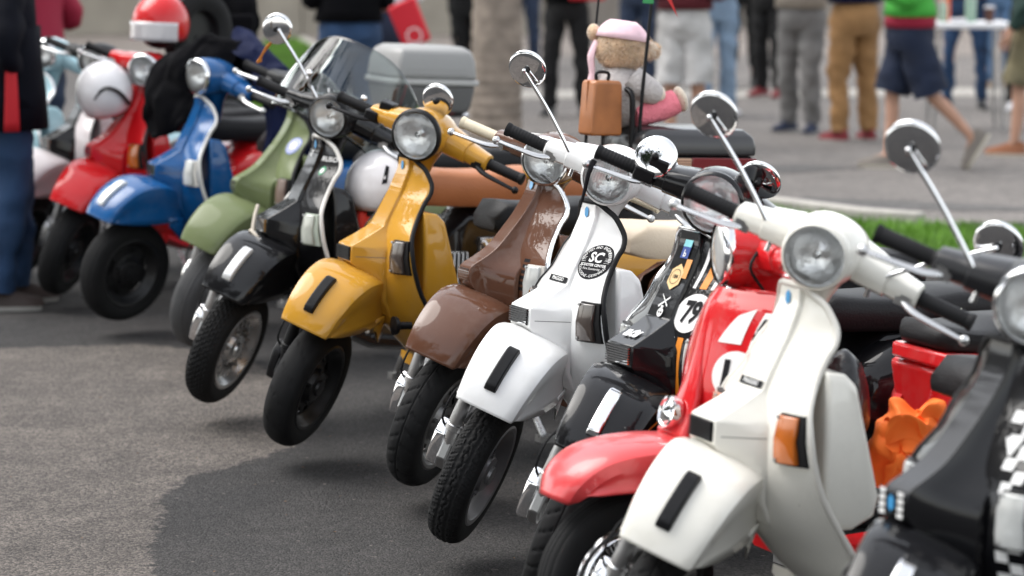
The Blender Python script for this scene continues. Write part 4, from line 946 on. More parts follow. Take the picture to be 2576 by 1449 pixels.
pole2 = empty('pennant_pole', local(RM[7], -.97, -.09, .88), 'bare thin black pole rising left of the bear', 'pole'); obj('pole_rod', MB().tube([(0, 0, 0), (-.01, 0, .32), (-.03, 0, .62)], [.006, .005, .004], 8), PLASTIC, pole2)
# teddy bear, sitting on the lid and facing backwards
FUR = mat('teddy_fur', (.60, .43, .28), .95, var=.25, vscale=30, bump=.9, bscale=130, sheen=.6); FURL = mat('teddy_muzzle', (.72, .62, .50), .95, bump=.9, bscale=130, sheen=.5)
KNIT = mat('grey_knit', (.47, .44, .43), .95, bump=.8, bscale=95, var=.1); PINK = mat('pink_cloth', (.72, .20, .25), .9, bump=.7, bscale=80, var=.12); LILAC = mat('pale_pink_scarf', (.74, .52, .58), .8, var=.15, vscale=20)
tb = empty('teddy_bear', local(RM[7], -1.035, .03, 1.060, 180) @ Matrix.Scale(1.1, 4), 'teddy bear in grey jacket, pink trousers and pink headscarf sitting on the top case', 'teddy bear')
body = MB().sphere((-.005, 0, .085), (.082, .092, .098), 24, 16); crumple(body, .007, 24)
obj('jacket', body, KNIT, tb, sub=1)
hd = obj('head', crumple(MB().sphere((-.002, 0, .232), (.078, .080, .076), 22, 16), .003, 26).sphere((-.075, .05, .27), (.02, .022, .026), 10, 8), FUR, tb)
fb = MB(); rf = random.Random(5)
for k in range(4200):
    d = Vector((rf.gauss(0, 1), rf.gauss(0, 1), rf.gauss(0, 1))).normalized(); mz = k % 5 == 0
    if not mz and d.z > .35 and d.x < .75: continue
    p = (Vector((.078, 0, .222))+Vector((d.x*.040, d.y*.036, d.z*.030))) if mz else (Vector((-.002, 0, .232))+Vector((d.x*.078, d.y*.080, d.z*.076))); t = d.orthogonal().normalized()*.0016; e = (d+Vector((rf.uniform(-.7, .7), rf.uniform(-.7, .7), rf.uniform(-.8, .3)))).normalized()*rf.uniform(.007, .014)
    fb.add([p-t, p+t, p+e], [(0, 1, 2)])
obj('fur', fb, FUR, hd, ang=0, kind='stuff')
obj('muzzle', MB().sphere((.078, 0, .222), (.040, .036, .030), 16, 10), FURL, hd); obj('nose', MB().sphere((.117, 0, .232), (.009, .012, .008), 10, 8), PLASTIC, hd)
for s in (1, -1): obj('eye', MB().sphere((.064, s*.034, .258), .008, 10, 8), PLASTIC, hd)
scf = MB().grid(lambda u, v: Vector((-.002, 0, .232))+Vector((.083*cos(2*pi*u)*cos(.25+v*.85), .086*sin(2*pi*u)*cos(.25+v*.85), .084*sin(.25+v*.85)+.0)), 30, 4)
scf.v = [(p[0]*1.0, p[1], p[2]-.45*(p[0])*.25) for p in scf.v]
obj('headscarf', scf.tube([(-.078, .02, .245), (-.092, .025, .20), (-.088, .022, .15), (-.094, .026, .105)], [.012, .016, .012, .017], 8, smooth=4, sq=.45), LILAC, tb, sol=.003)
for s in (1, -1):
    obj('sleeve', MB().tube([(0.0, s*.066, .142), (.035, s*.088, .112), (.072, s*.080, .098)], [.040, .041, .034], 14, smooth=4), KNIT, tb); obj('paw', MB().sphere((.086, s*.078, .094), (.022, .02, .02), 12, 8), FURL, tb)
    obj('trouser_leg', crumple(MB().tube([(.02, s*.045, .035), (.09, s*.055, .050), (.150, s*.062, .072)], [.042, .040, .038], 16, smooth=4), .006, 34), PINK, tb); obj('foot', MB().sphere((.168, s*.064, .082), (.016, .034, .040), 14, 10, Matrix.Rotation(-.35, 3, 'Y')), FURL, tb)
# grey top case on the blue scooter
GC = mat('grey_case', (.27, .27, .265), .45, bump=.1, bscale=90)
M = local(RM[10], -1.275, .0, .905)
gc = empty('top_case', M, 'large pale grey hard top case behind the tinted windscreen', 'top case')
O8 = ((-.185, -.19), (-.205, -.13), (-.205, .13), (-.185, .19), (.17, .19), (.20, .13), (.20, -.13), (.17, -.19))
obj('case_body', MB().loft([[(x*k, y*k, z) for x, y in O8] for z, k in ((0, .84), (.03, .90), (.115, .97))]), mat('grey_case_dark', (.14, .14, .14), .5), gc, bev=.01)
obj('case_rim', MB().loft([[(x*k, y*k, z) for x, y in O8] for z, k in ((.117, 1.03), (.142, 1.03))]), mat('grey_case_light', (.40, .40, .39), .45), gc, bev=.006); obj('lid', MB().loft([[(x*k, y*k, z) for x, y in O8] for z, k in ((.144, .99), (.22, .95), (.262, .88), (.280, .72))]), GC, gc, bev=.012, bseg=3)
for k in range(4): obj('lid_rib', MB().box((0, .183-.0003*k, .165+.018*k), (.28, .012, .005)), GC, gc, Matrix.Translation((0, -.004*k, 0)))
obj('rear_rack', MB().tube([(.24, -.1, -.04), (-.18, -.1, -.01), (-.18, .1, -.01), (.24, .1, -.04)], .01, 8), CHROME, R10, RM[10].inverted() @ M)
# helmets
def helmet(R, name_l, m, visor, M, peak=False, label2=None):
    h = empty('helmet', M, name_l, 'helmet')
    b = MB(); rings = []
    for i in range(13):
        ph = -.55+(pi/2+.55)*i/12; r = .128*cos(ph)*(1.0 if ph > -.1 else 1-.10*(ph+.1)**2); z = .135*sin(ph)
        rings.append([Vector((r*1.08*cos(2*pi*j/28), r*.95*sin(2*pi*j/28), z)) for j in range(28)])
    b.loft(rings, True, (False, True)); obj('shell', b, m, h, sol=.006)
    obj('lining', MB().sphere((0, 0, -.012), (.118, .104, .10), 18, 10), PLASTIC, h)
    if visor is not None:
        obj('visor', MB().grid(lambda u, v: Vector(((.145-.004*v)*cos(-1.15+2.3*u), .132*sin(-1.15+2.3*u), -.075+.085*v)), 20, 5), visor, h, sol=.003)
    if peak: obj('peak', MB().grid(lambda u, v: Vector(((.135+.065*v)*cos(-.8+1.6*u), .125*sin(-.8+1.6*u)*(1+.1*v), .045-.02*v)), 14, 4), m, h, sol=.004)
    return h
HW = paint('helmet_white', (.74, .72, .73)); 
hm = helmet(None, 'glossy red open helmet with a grey visor resting on the red scooter', RED, mat('grey_visor', (.48, .46, .47), .2, coat=1), local(RM[11], -.40, 0, 1.215, 35), label2=None)
hm = helmet(None, 'white open helmet with a dark strap hanging in front of the red scooter', HW, None, Matrix.Translation(at(262, 232, 12.62)) @ Matrix.Rotation(radians(-100), 4, 'Z') @ Matrix.Rotation(radians(24), 4, 'Y'), peak=False)
obj('strap', MB().tube([(.05, .125, -.03), (.085, .095, .05), (.105, .045, .075), (.125, .0, .03)], .017, 6, smooth=3, sq=.5), PLASTIC, hm)
hm = helmet(None, 'white helmet with black flashes behind the mustard scooter legshield', HW, None, local(RM[8], -.50, .10, .775, 120))
for k in range(5):
    a = -.9+k*.45; obj('flash', MB().add([Vector((.1405*cos(a+d_)*c_, .1245*sin(a+d_)*c_, z)) for d_, z, c_ in ((-.09, .025, 1.0), (.05, .03, 1.0), (.12, .085, .84), (.02, .09, .82))], [(0, 1, 2, 3)]), BLACK_DECAL, hm)
bg_ = empty('bag', local(RM[8], -.47, .10, .585), 'red bag hanging under the white helmet beside the mustard legshield', 'bag')
obj('bag_body', crumple(MB().loft([[(x*k, y*k, z) for x, y in ((-.07, -.05), (-.07, .05), (.07, .05), (.07, -.05))] for z, k in ((0, .85), (.04, 1.05), (.09, 1.0), (.12, .8))]), .008, 14), mat('red_nylon', (.60, .03, .015), .6, var=.15), bg_, bev=.012); obj('buckle', MB().box((.02, .055, .11), (.05, .012, .02)), PLASTIC, bg_)
# black rounded carrier behind the red helmet
sw_ = empty('spare_wheel', local(RM[11], -.62, -.08, 1.16, 18), 'black spare tyre standing upright behind the red helmet', 'tyre')
obj('tyre', MB().lathe([(.10, -.035), (.13, -.046), (.165, -.046), (.19, -.03), (.197, 0), (.19, .03), (.165, .046), (.13, .046), (.10, .035)], (0, 0, .02), 'y', 40), TYRE, sw_)
obj('rim', MB().lathe([(.10, .03), (.09, .0), (.0, .0)], (0, 0, .02), 'y', 30), DARKRIM, sw_)
obj('carrier', MB().tube([(-.72, -.08, .86), (-.66, -.08, 1.0), (-.62, -.08, 1.16)], .012, 8).tube([(-.50, -.08, .95), (-.56, -.08, 1.06), (-.62, -.08, 1.16)], .012, 8), PLASTIC, R11)
# jackets thrown over the blue scooter
def drape(name, label, pts, m, th, seed, cat='jacket'):
    """cloth hanging over something: columns of points swept sideways"""
    nc = len(pts); b = MB()
    def fn(u, v):
        k = u*(nc-1); i = min(int(k), nc-2); f = k-i
        c0 = crv(pts[i], 5); c1 = crv(pts[i+1], 5); n = len(c0)-1
        q = v*n; j = min(int(q), n-1); g = q-j
        return (c0[j].lerp(c0[j+1], g)).lerp(c1[j].lerp(c1[j+1], g), f*f*(3-2*f))
    b.grid(fn, 40, 40); crumple(b, .030, 9, seed)
    o = obj(name, b, m, sol=th, sub=1); tag(o, label, cat); return o
BKCLOTH = mat('black_cloth', (.0035, .0035, .0045), .9, spec=.08, bump=.3, bscale=150); NAVY = mat('navy_cloth', (.004, .0075, .032), .75, spec=.15, bump=.3, bscale=120, var=.2)
def L10(x, y, z): return RM[10] @ Vector((x, y, z))
SM10 = steer_matrix(25.9)
def H10(x, y, z): return RM[10] @ (SM10 @ Vector((x, y, z)))
drape('jacket', 'black fleece jacket draped over the right handlebar of the blue scooter', [[H10(-.30, -.37, .74), H10(-.31, -.36, .95), H10(-.38, -.34, 1.05), H10(-.47, -.34, .95)], [H10(-.27, -.25, .70), H10(-.30, -.24, .95), H10(-.38, -.22, 1.10), H10(-.47, -.22, .92)], [H10(-.31, -.10, .80), H10(-.36, -.11, 1.02), H10(-.42, -.10, 1.17), H10(-.50, -.08, .95)], [H10(-.41, .03, 1.115), H10(-.42, .02, 1.16), H10(-.46, .02, 1.15), H10(-.54, .02, .95)]], BKCLOTH, .02, 2)
drape('jacket', 'navy blue rain jacket hanging over the headset of the blue scooter', [[H10(-.42, -.05, 1.14), H10(-.47, -.04, 1.22), H10(-.54, -.02, 1.17), H10(-.62, 0, .90)], [H10(-.43, .12, 1.12), H10(-.47, .12, 1.20), H10(-.54, .12, 1.13), H10(-.62, .12, .8)], [H10(-.42, .26, .98), H10(-.46, .25, 1.12), H10(-.53, .24, 1.09), H10(-.60, .22, .72)], [L10(-.48, .30, .46), L10(-.50, .30, .75), L10(-.54, .26, 1.06), L10(-.62, .2, .6)], [L10(-.60, .32, .46), L10(-.62, .30, .75), L10(-.66, .26, 1.0), L10(-.72, .2, .55)]], NAVY, .014, 5)
lil = drape('scarf', 'lilac patterned scarf hanging beside the navy jacket', [[L10(-.60, .335, .52), L10(-.60, .335, .68), L10(-.61, .325, .82)], [L10(-.645, .34, .52), L10(-.645, .34, .68), L10(-.645, .33, .82)]], mat('lilac_cloth', (.42, .30, .48), .8, var=.5, vscale=25), .006, 9, 'scarf')
# hi-vis vest and dark bag on the footboard of the red scooter
hv = obj('hi_vis_vest', crumple(MB().sphere((0, 0, 0), (.10, .085, .10), 60, 40), .042, 17, 3), mat('hi_vis_orange', (1.0, .20, .025), .75, var=.05), sub=1); hv.matrix_world = local(RM[3], -.62, .14, .53); tag(hv, 'crumpled bright orange hi-vis vest stuffed behind the cream legshield', 'vest')
kb = empty('bag', local(RM[3], -.46, .06, .55), 'black glossy bag behind the cream legshield', 'bag'); obj('bag_body', crumple(MB().sphere((0, 0, .06), (.07, .09, .13), 26, 18), .02, 9, 6), mat('black_vinyl', (.012, .012, .013), .25, bump=.3, bscale=40), kb, sub=1)
gl_ = obj('glove', crumple(MB().sphere((0, 0, 0), (.035, .03, .04), 20, 12), .012, 24, 2), mat('green_cloth', ()), sub=1); gl_.matrix_world = local(RM[3], -.42, .16, .63); tag(gl_, 'small green cloth tucked behind the edge of the cream legshield', 'cloth')
# seat latch on the 79 scooter
obj('seat_latch', MB().prism([(-1.005, .700), (-.985, .700), (-.965, .73), (-.975, .735), (-1.015, .735), (-1.03, .75), (-1.035, .72), (-1.03, .715)], .150, .154).lathe([(0, 0), (.006, 0), (.006, .004), (0, .005)], (-.995, .154, .718), 'y', 10), mat('zinc', (.5, .52, .45), .35, .9), R4)
# ------------------------------------------------------------------ palm trunk, table and the crowd
BARK = mat('bark', (.16, .13, .105), .9, var=.3, vscale=5, bump=.6, bscale=22); LEAF = mat('leaf', (.022, .040, .012), .7, spec=.2, var=.4, vscale=.8)
def palm(u, v, label):
    g = ground(u, v); R = empty('palm_tree', Matrix.Translation(g), label, 'tree'); b = MB(); rnd = random.Random(3)
    P = [(0, 0, -.05), (0, 0, .3), (.015, 0, 1.2), (.0, 0, 3.5), (-.05, 0, 7.2)]; path = crv(P, 22)
    rr = [(.205-.02*min(1, p.z/1.2))*(1+.035*sin(p.z*2*pi/.085)+.02*noise.noise(p*4)) for p in path]
    b.tube(path, rr, 20); obj('trunk', b, mat('palm_bark', (.235, .195, .16), .9, var=.35, vscale=7, bump=.8, bscale=26), R)
    for k in range(16):
        a = 2*pi*k/16+rnd.uniform(-.1, .1); up = rnd.uniform(.2, 1.3); L = rnd.uniform(2, 2.7); fb = MB()
        C = [Vector((-.05+cos(a)*L*t*(.55+.45*t*0+.45), sin(a)*L*t, 7.2+up*t*1.6-2.1*t*t)) for t in [i/10 for i in range(11)]]; fb.tube(C, [.03, .006], 5)
        for i in range(1, 11):
            d = (C[i]-C[i-1]).normalized(); s_ = d.cross(Vector((0, 0, 1))).normalized()
            for s in (1, -1):
                for q in (0, .5):
                    c0 = C[i-1].lerp(C[i], q); tip = c0+s_*s*.42*(1-.5*abs(i/10-.4))+d*.25-Vector((0, 0, .12)); fb.add([c0, c0+d*.05, tip], [(0, 1, 2)])
        obj('frond', fb, LEAF, R, ang=0)
palm(1247, 346, 'ringed grey brown palm trunk standing in the middle behind the scooters')

def folds(b, amp=.010, sc=9, seed=0):
    b.v = [tuple(Vector(p)+Vector((noise.noise(Vector((p[0]*sc, p[1]*sc, p[2]*sc*1.6+seed))), noise.noise(Vector((p[0]*sc+7, p[1]*sc, p[2]*sc*1.6+seed))), 0))*amp) for p in b.v]; return b
def denim(name, col): return mat(name, col, .85, var=.28, vscale=5, bump=.25, bscale=170)
def ell(z, rx, ry, cx=0, cy=0, n=18): return [(cx+rx*cos(2*pi*j/n), cy+ry*sin(2*pi*j/n), z) for j in range(n)]
def stand_pose(sp=.10, fwd=0.0):
    return {'hip': [(-.085, 0, .90), (.085, 0, .90)], 'knee': [(-sp, .02+fwd*.5, .49), (sp, .02-fwd*.5, .49)], 'ankle': [(-sp-.01, -.02+fwd, .085), (sp+.01, -.02-fwd, .085)], 'toe': [0, 0],
            'elbow': [(-.25, .0, 1.14), (.25, .0, 1.14)], 'wrist': [(-.12, .20, 1.20), (.12, .20, 1.22)]}
def skin_body(R, P, m):
    V = []; E = []; Rd = []
    def v(p, r, par=None):
        V.append(p); Rd.append(r); i = len(V)-1
        if par is not None: E.append((par, i))
        return i
    pel = v((0, 0, .95), (.125, .095)); sp = v((0, 0, 1.13), (.115, .085), pel); ch = v((0, .005, 1.33), (.145, .10), sp); nk0 = v((0, -.005, 1.46), (.058, .058), ch); nk = v((0, .0, 1.52), (.054, .056), nk0)
    h0 = v((0, .025, 1.58), (.068, .082), nk); h1 = v((0, .015, 1.66), (.076, .092), h0); v((0, .005, 1.725), (.055, .066), h1); v((0, .118, 1.615), (.012, .012), h0)
    for k in (0, 1):
        s = (-1, 1)[k]
        hp = v(P['hip'][k], (.088, .09), pel); kn = v(P['knee'][k], (.055, .058), hp)
        c = Vector(P['knee'][k]).lerp(Vector(P['ankle'][k]), .32); cf = v(tuple(c+Vector((0, -.015, 0))), (.052, .056), kn); an = v(P['ankle'][k], (.033, .034), cf)
        t = P['toe'][k] or (P['ankle'][k][0]+s*.02, P['ankle'][k][1]+.13, P['ankle'][k][2]-.055); v(tuple(Vector(P['ankle'][k]).lerp(Vector(t), .6)), (.022, .014), an)
        sh = v((s*.16, -.005, 1.385), (.048, .048), ch); el = v(P['elbow'][k], (.042, .042), sh); wr = v(P['wrist'][k], (.028, .024), el)
        d = (Vector(P['wrist'][k])-Vector(P['elbow'][k])).normalized(); W = Vector(P['wrist'][k]); pm = v(tuple(W+d*.055), (.038, .018), wr)
        side = Vector((0, 1, 0)); side = (side-d*side.dot(d)).normalized(); inn = Vector((-s, 0, 0))
        for q, L in ((-.030, .075), (-.010, .088), (.010, .084), (.030, .066)):
            a = v(tuple(W+d*.098+side*q), (.0095, .0095), pm); b_ = v(tuple(W+d*(.098+L*.55)+side*q*1.05+inn*.012), (.0085, .0085), a); v(tuple(W+d*(.098+L*.9)+side*q+inn*.034), (.0072, .0072), b_)
        a = v(tuple(W+d*.045+side*.042+inn*.01), (.012, .012), wr); v(tuple(W+d*.085+side*.058+inn*.022), (.0098, .0098), a)
    me = bpy.data.meshes.new('person'); me.from_pydata(V, E, []); me.materials.append(None)
    ob = bpy.data.objects.new('body', me); COL.objects.link(ob); ob.material_slots[0].link = 'OBJECT'; ob.material_slots[0].material = m
    md = ob.modifiers.new('k', 'SKIN'); sv = me.skin_vertices[0].data
    for i, r in enumerate(Rd): sv[i].radius = r
    sv[0].use_root = True; md.use_smooth_shade = True; ob.modifiers.new('u', 'SUBSURF').levels = 1; ob.modifiers['u'].render_levels = 1
    ob.parent = R; return ob
def person(x, y, face, label, c, P=None, scale=1.0):
    """face: compass direction the person looks to, degrees, 0 = away from the camera, 90 = picture left"""
    P = P or stand_pose(); R = empty('person', Matrix.Translation((x, y, 0)) @ Matrix.Rotation(radians(face), 4, 'Z') @ Matrix.Scale(scale, 4), label, 'person', c.get('group', 'people standing behind the scooters'))
    body = skin_body(R, P, c.get('skin', SKIN)); seed = x*7+y
    end = c.get('leg_end', .06); tr = c['trousers']; b = MB()
    fat = c.get('fat', 1.0)
    b.loft([ell(1.03, .155*fat, .120*fat), ell(.97, .170*fat, .132*fat), ell(.90, .180*fat, .140*fat), ell(.84, .176*fat, .130*fat), ell(.80, .165*fat, .112*fat)], True, (False, True))
    for k in (0, 1):
        h, kn, an = [Vector(P[n][k]) for n in ('hip', 'knee', 'ankle')]
        path = [h+Vector((0, 0, .02)), h.lerp(kn, .5), kn, kn.lerp(an, .5), an+Vector((0, 0, .0))]; rad = [.098*fat, .090*fat, .072*fat, .068*fat, .062*fat] if not c.get('slim') else [.094, .078, .058, .052, .046]
        if end > .3: path = path[:2]+[h.lerp(kn, c.get('short', .97))]; rad = [.100*fat, .104*fat, .106*fat]
        b.tube(path, rad, 16, smooth=7, cap=False)
    folds(b, .024, 9, seed); obj('shorts' if end > .3 else 'trousers', b, tr, R)
    for k in (0, 1):
        an = Vector(P['ankle'][k]); t = Vector(P['toe'][k]) if P['toe'][k] else Vector((an.x+(-1, 1)[k]*.03, an.y+.15, an.z-.06))
        d = (t-an); d.z = 0; up = Vector((0, 0, 1))
        if d.length < .05: d = Vector((0, .15, 0))
        d.normalize(); M = Matrix.Translation(an) ; 
        if c.get('foot_tilt') and k == c['foot_tilt'][0]: rot = Matrix.Rotation(radians(c['foot_tilt'][1]), 3, 'X')
        else: rot = Matrix.Identity(3)
        yaw = Matrix.Rotation(atan2(-d.x, d.y), 3, 'Z'); rings = []
        for yy, w_, h_ in ((-.075, .026, .055), (-.06, .036, .075), (-.01, .040, .085), (.05, .043, .065), (.11, .048, .045), (.16, .044, .034), (.19, .026, .022)):
            rings.append([an+yaw @ (rot @ Vector((1.12*w_*cos(a)*(1 if sin(a) < .3 else .8), yy*1.08, -.062+(h_*1.15*max(0, sin(a)))))) for a in [2*pi*j/14 for j in range(14)]])
        shoe = obj('shoe', MB().loft(rings), c.get('shoes', PLASTIC), R)
        sr = [[an+yaw @ (rot @ Vector((w_*s, yy, z))) for s, z in ((-1.08, -.085), (-1.08, -.058), (1.08, -.058), (1.08, -.085))] for yy, w_ in ((-.08, .026), (-.06, .036), (.05, .043), (.11, .048), (.165, .043), (.195, .024))]
        obj('sole', MB().loft(sr), c.get('sole', mat('sole_grey', (.3, .29, .27), .8)), shoe, bev=.004)
    hem = c.get('hem', .96); top = c['top']; tb_ = MB()
    tb_.loft([ell(hem, .190*fat, .148*fat), ell((hem+1.15)/2, .182*fat, .14*fat), ell(1.15, .172*fat, .128*fat), ell(1.30, .188*fat, .132*fat), ell(1.40, .195, .125), ell(1.46, .15, .10), ell(1.50, .075, .075)], True, (False, False))
    for k in (0, 1):
        s = (-1, 1)[k]; sh = Vector((s*.120, -.005, 1.400)); el = Vector(P['elbow'][k]); wr = Vector(P['wrist'][k]); e = c.get('sleeve', 1.0)
        pts = [sh, sh.lerp(el, .5), el]+([el.lerp(wr, .5), el.lerp(wr, .95)] if e > .5 else []); tb_.tube(pts, [.082, .078, .060, .054, .046][:len(pts)], 14, smooth=5, cap=False)
    folds(tb_, .024, 8, seed+3); o = obj(c.get('top_name', 'shirt'), tb_, top, R, sol=.006)
    obj('hair', MB().sphere((0, -.012, 1.675), (.084, .102, .078), 18, 12), c.get('hair', mat('brown_hair', (.05, .03, .02), .8, bump=.5, bscale=90)), R)
    for s in (1, -1):
        obj('ear', MB().sphere((s*.078, .005, 1.63), (.010, .02, .03), 10, 8), c.get('skin', SKIN), body); obj('eye', MB().sphere((s*.028, .098, 1.645), .007, 10, 8), PLASTIC, body)
    return R
JEANS = denim('blue_denim', (.015, .042, .10)); JEANSL = denim('light_denim', (.20, .28, .38)); JEANSD = denim('dark_denim', (.018, .03, .06)); BLACKT = denim('black_twill', (.004, .004, .0045)); GREYT = denim('grey_twill', (.17, .165, .16)); CHINO = denim('brown_chino', (.26, .14, .055)); NAVYS = denim('navy_shorts', (.006, .012, .032)); KHAKI = denim('khaki_shorts', (.15, .13, .075)); PALE = denim('pale_grey_shorts', (.46, .45, .44))
DARKJ = mat('dark_jacket', (.004, .0045, .008), .8, spec=.1, bump=.2, bscale=140, var=.2); REDC = mat('red_cloth', ()); MAROON = mat('maroon_cloth', (.09, .008, .014), .8); GREENT = mat('bright_green_cloth', (.05, .34, .04), .8); DGREEN = mat('dark_green_cloth', (.012, .035, .028), .8); STONE = mat('stone_cloth', (.33, .29, .24), .85, var=.1); CRIMSON = mat('crimson_cloth', (.28, .01, .035), .8); WHITEC = mat('white_cloth', (.55, .55, .57), .85); TEAL = mat('mint_cloth', (.16, .42, .33), .8)
BROWNSH = mat('brown_suede', (.22, .085, .04), .8); SLIP = mat('taupe_canvas', (.17, .15, .13), .9); CREAMSOLE = mat('cream_sole', (.5, .46, .38), .8); REDSH = mat('maroon_suede', (.16, .015, .02), .8); NAVYSH = mat('navy_suede', (.015, .022, .05), .8)
# man at the left edge in a long dark jacket with red lining
g = ground(28, 772)
p = person(g.x, g.y, -70, 'person in a long dark jacket with red lining and blue jeans at the frame edge', dict(trousers=JEANS, top=DARKJ, hem=.90, fat=1.12, shoes=mat('dark_brown_leather', (.03, .018, .014), .6), top_name='jacket', group=None), dict(stand_pose(.09, .06), elbow=[(-.26, -.04, 1.16), (.26, -.04, 1.16)], wrist=[(-.15, .02, 1.02), (.15, .02, 1.02)]))
p['group'] = 'people standing behind the scooters'
jl = MB(); jl.loft([ell(.80, .225, .185), ell(.95, .215, .172), ell(1.1, .205, .155), ell(1.25, .21, .15)], True, (False, False)); folds(jl, .02, 6, 4); obj('jacket_skirt', jl, DARKJ, p, sol=.01)
ln = MB().grid(lambda u, v: Vector((.235+.012*sin(v*4), -.02+.035*(u-.5)*(2-v), .80+.46*v)), 3, 10); obj('red_lining', ln, mat('red_lining', (.5, .012, .02), .7), p, sol=.004)
def put(u, Y, face, label, c, P=None, scale=1.0):
    q = at(u, 300, Y); return person(q.x, q.y, face, label, c, P, scale)
put(88, 15.8, 40, 'person in a crimson jumper partly hidden by the dark jacket', dict(trousers=JEANSD, top=CRIMSON, top_name='jumper'))
pc = put(572, 14.9, 120, 'person in an open black jacket over a pale grey shirt', dict(trousers=BLACKT, top=BKCLOTH, top_name='jacket', fat=1.12, hem=.84))
sh_ = MB().grid(lambda u, v: Vector((-.085+.17*u*(1-.25*v), .160-.03*abs(u-.5), .86+.55*v)), 6, 10); obj('shirt_front', sh_, WHITEC, pc, Matrix.Rotation(radians(42), 4, 'Z'), sol=.006)
pb_ = empty('shoulder_bag', Matrix.Translation(at(600, 85, 14.6)), 'black shoulder bag hanging beside the open black jacket', 'bag'); obj('bag_body', MB().box((0, 0, 0), (.16, .07, .20)), BKCLOTH, pb_, bev=.02, bseg=3); obj('strap', MB().tube([(-.07, 0, .09), (-.03, .02, .35), (.0, .1, .48)], .012, 6, smooth=4), BKCLOTH, pb_)
put(880, 19.0, 5, 'person in mid blue jeans and black jumper seen from behind', dict(trousers=JEANS, top=BKCLOTH, fat=1.2, hem=1.0))
put(958, 20.0, 0, 'person in dark jeans and pale top carrying a red tote bag', dict(trousers=JEANSD, top=WHITEC, hem=1.05, slim=True))
tt = empty('tote_bag', Matrix.Translation(at(1030, 58, 19.6)) @ Matrix.Rotation(radians(-22), 4, 'Y'), 'bright red tote bag hanging tilted above the grey top case', 'bag')
obj('bag_body', crumple(MB().box((0, 0, 0), (.20, .05, .31)), .01, 8), mat('red_bag', (.62, .015, .03), .6), tt, bev=.02, bseg=3); obj('handle', MB().tube([(-.06, 0, .15), (-.04, 0, .30), (.04, 0, .30), (.06, 0, .15)], .008, 6, smooth=4), mat('red_bag', ()), tt)
V, F = [], []
addt(*ringd(.045, .055, 24)); obj('print', MB().add([(p[0], -.0285, p[1]-.09) for p in V], F), WHITE_DECAL, tt)
put(1178, 25.0, 10, 'person in black clothes half hidden by the palm trunk', dict(trousers=BLACKT, top=BKCLOTH, slim=True), stand_pose(.06))
put(1425, 23.9, 175, 'person in black trousers holding a red bag, right of the palm trunk', dict(trousers=BLACKT, top=BKCLOTH), stand_pose(.13))
rb = empty('carrier_bag', Matrix.Translation(at(1475, -4, 23.6)), 'red carrier bag held above the black trousers', 'bag'); obj('bag_body', crumple(MB().box((0, 0, .06), (.30, .08, .16)), .02, 8), mat('red_bag', ()), rb, bev=.02)
put(1318, 31.0, 170, 'person in a mint top far behind the palm trunk', dict(trousers=JEANSD, top=TEAL, hem=.9))
put(1605, 27.0, 170, 'person in navy jeans behind the teddy bear', dict(trousers=JEANSD, top=WHITEC, hem=1.02))
pt = put(1722, 20.6, 165, 'person in pale grey shorts with a tattooed calf', dict(trousers=PALE, top=MAROON, leg_end=.5, short=1.0, hem=1.02, fat=1.1, shoes=WHITEC))
obj('tattoo', MB().sphere((-.107, .062, .36), (.018, .006, .035), 10, 8), mat('tattoo_ink', (.05, .05, .06), .7), pt)
put(1800, 24.0, 190, 'person in pale blue jeans standing right of the grey shorts', dict(trousers=JEANSL, top=MAROON, hem=1.0, shoes=WHITEC))
put(1868, 27.5, 175, 'person in black clothes in the back of the crowd', dict(trousers=BLACKT, top=BKCLOTH, hem=.9, slim=True))
put(1935, 26.2, 150, 'person in black trousers with red and black trainers', dict(trousers=BLACKT, top=DARKJ, shoes=REDSH), stand_pose(.1, .06))
put(2012, 22.2, 150, 'person in loose grey trousers and a stone coloured jacket', dict(trousers=GREYT, top=STONE, hem=.97, shoes=NAVYSH, top_name='jacket', fat=1.1), stand_pose(.11, .05))
put(2146, 21.4, 25, 'person in brown chinos and navy jumper seen from behind', dict(trousers=CHINO, top=NAVY, hem=1.04, fat=1.12, shoes=REDSH), stand_pose(.12))
# walking person in navy shorts, towards picture left
W = {'hip': [(-.085, 0, .90), (.085, 0, .90)], 'knee': [(-.09, -.14, .50), (.09, .10, .50)], 'ankle': [(-.09, -.42, .215), (.09, .12, .085)], 'toe': [(-.09, -.36, .04), (.09, .30, .04)], 'elbow': [(-.25, .05, 1.15), (.25, -.02, 1.15)], 'wrist': [(-.20, .24, 1.2), (.18, .22, 1.22)]}
pn_ = put(2285, 19.2, 92, 'person in navy shorts and green top striding to the left in slip-on shoes', dict(trousers=NAVYS, top=GREENT, leg_end=.5, hem=1.03, fat=1.18, shoes=SLIP, sole=CREAMSOLE, foot_tilt=(0, -58), group='people standing behind the scooters'), W)
obj('shirt_tail', MB().loft([ell(.955, .208, .17), ell(1.02, .205, .165), ell(1.06, .20, .16)], True, (False, False)), CRIMSON, pn_, sol=.006)
put(2425, 24.8, 165, 'person in skinny blue jeans standing beyond the white table', dict(trousers=JEANS, top=MAROON, slim=True, shoes=PLASTIC), stand_pose(.14, .03))
put(2508, 27.5, 175, 'person in light blue jeans behind the white table', dict(trousers=denim('mid_denim', (.09, .17, .30)), top=DGREEN, shoes=mat('tan_shoe', (.4, .25, .12), .8)))
put(2600, 20.2, 60, 'person in khaki shorts and dark green jacket at the right edge', dict(trousers=KHAKI, top=DGREEN, leg_end=.5, short=.95, hem=.92, fat=1.15, shoes=BROWNSH, sole=CREAMSOLE, top_name='jacket'), dict(stand_pose(.10, .12), elbow=[(-.25, -.04, 1.12), (.25, -.04, 1.12)], wrist=[(-.26, .08, .90), (.26, .08, .90)]))
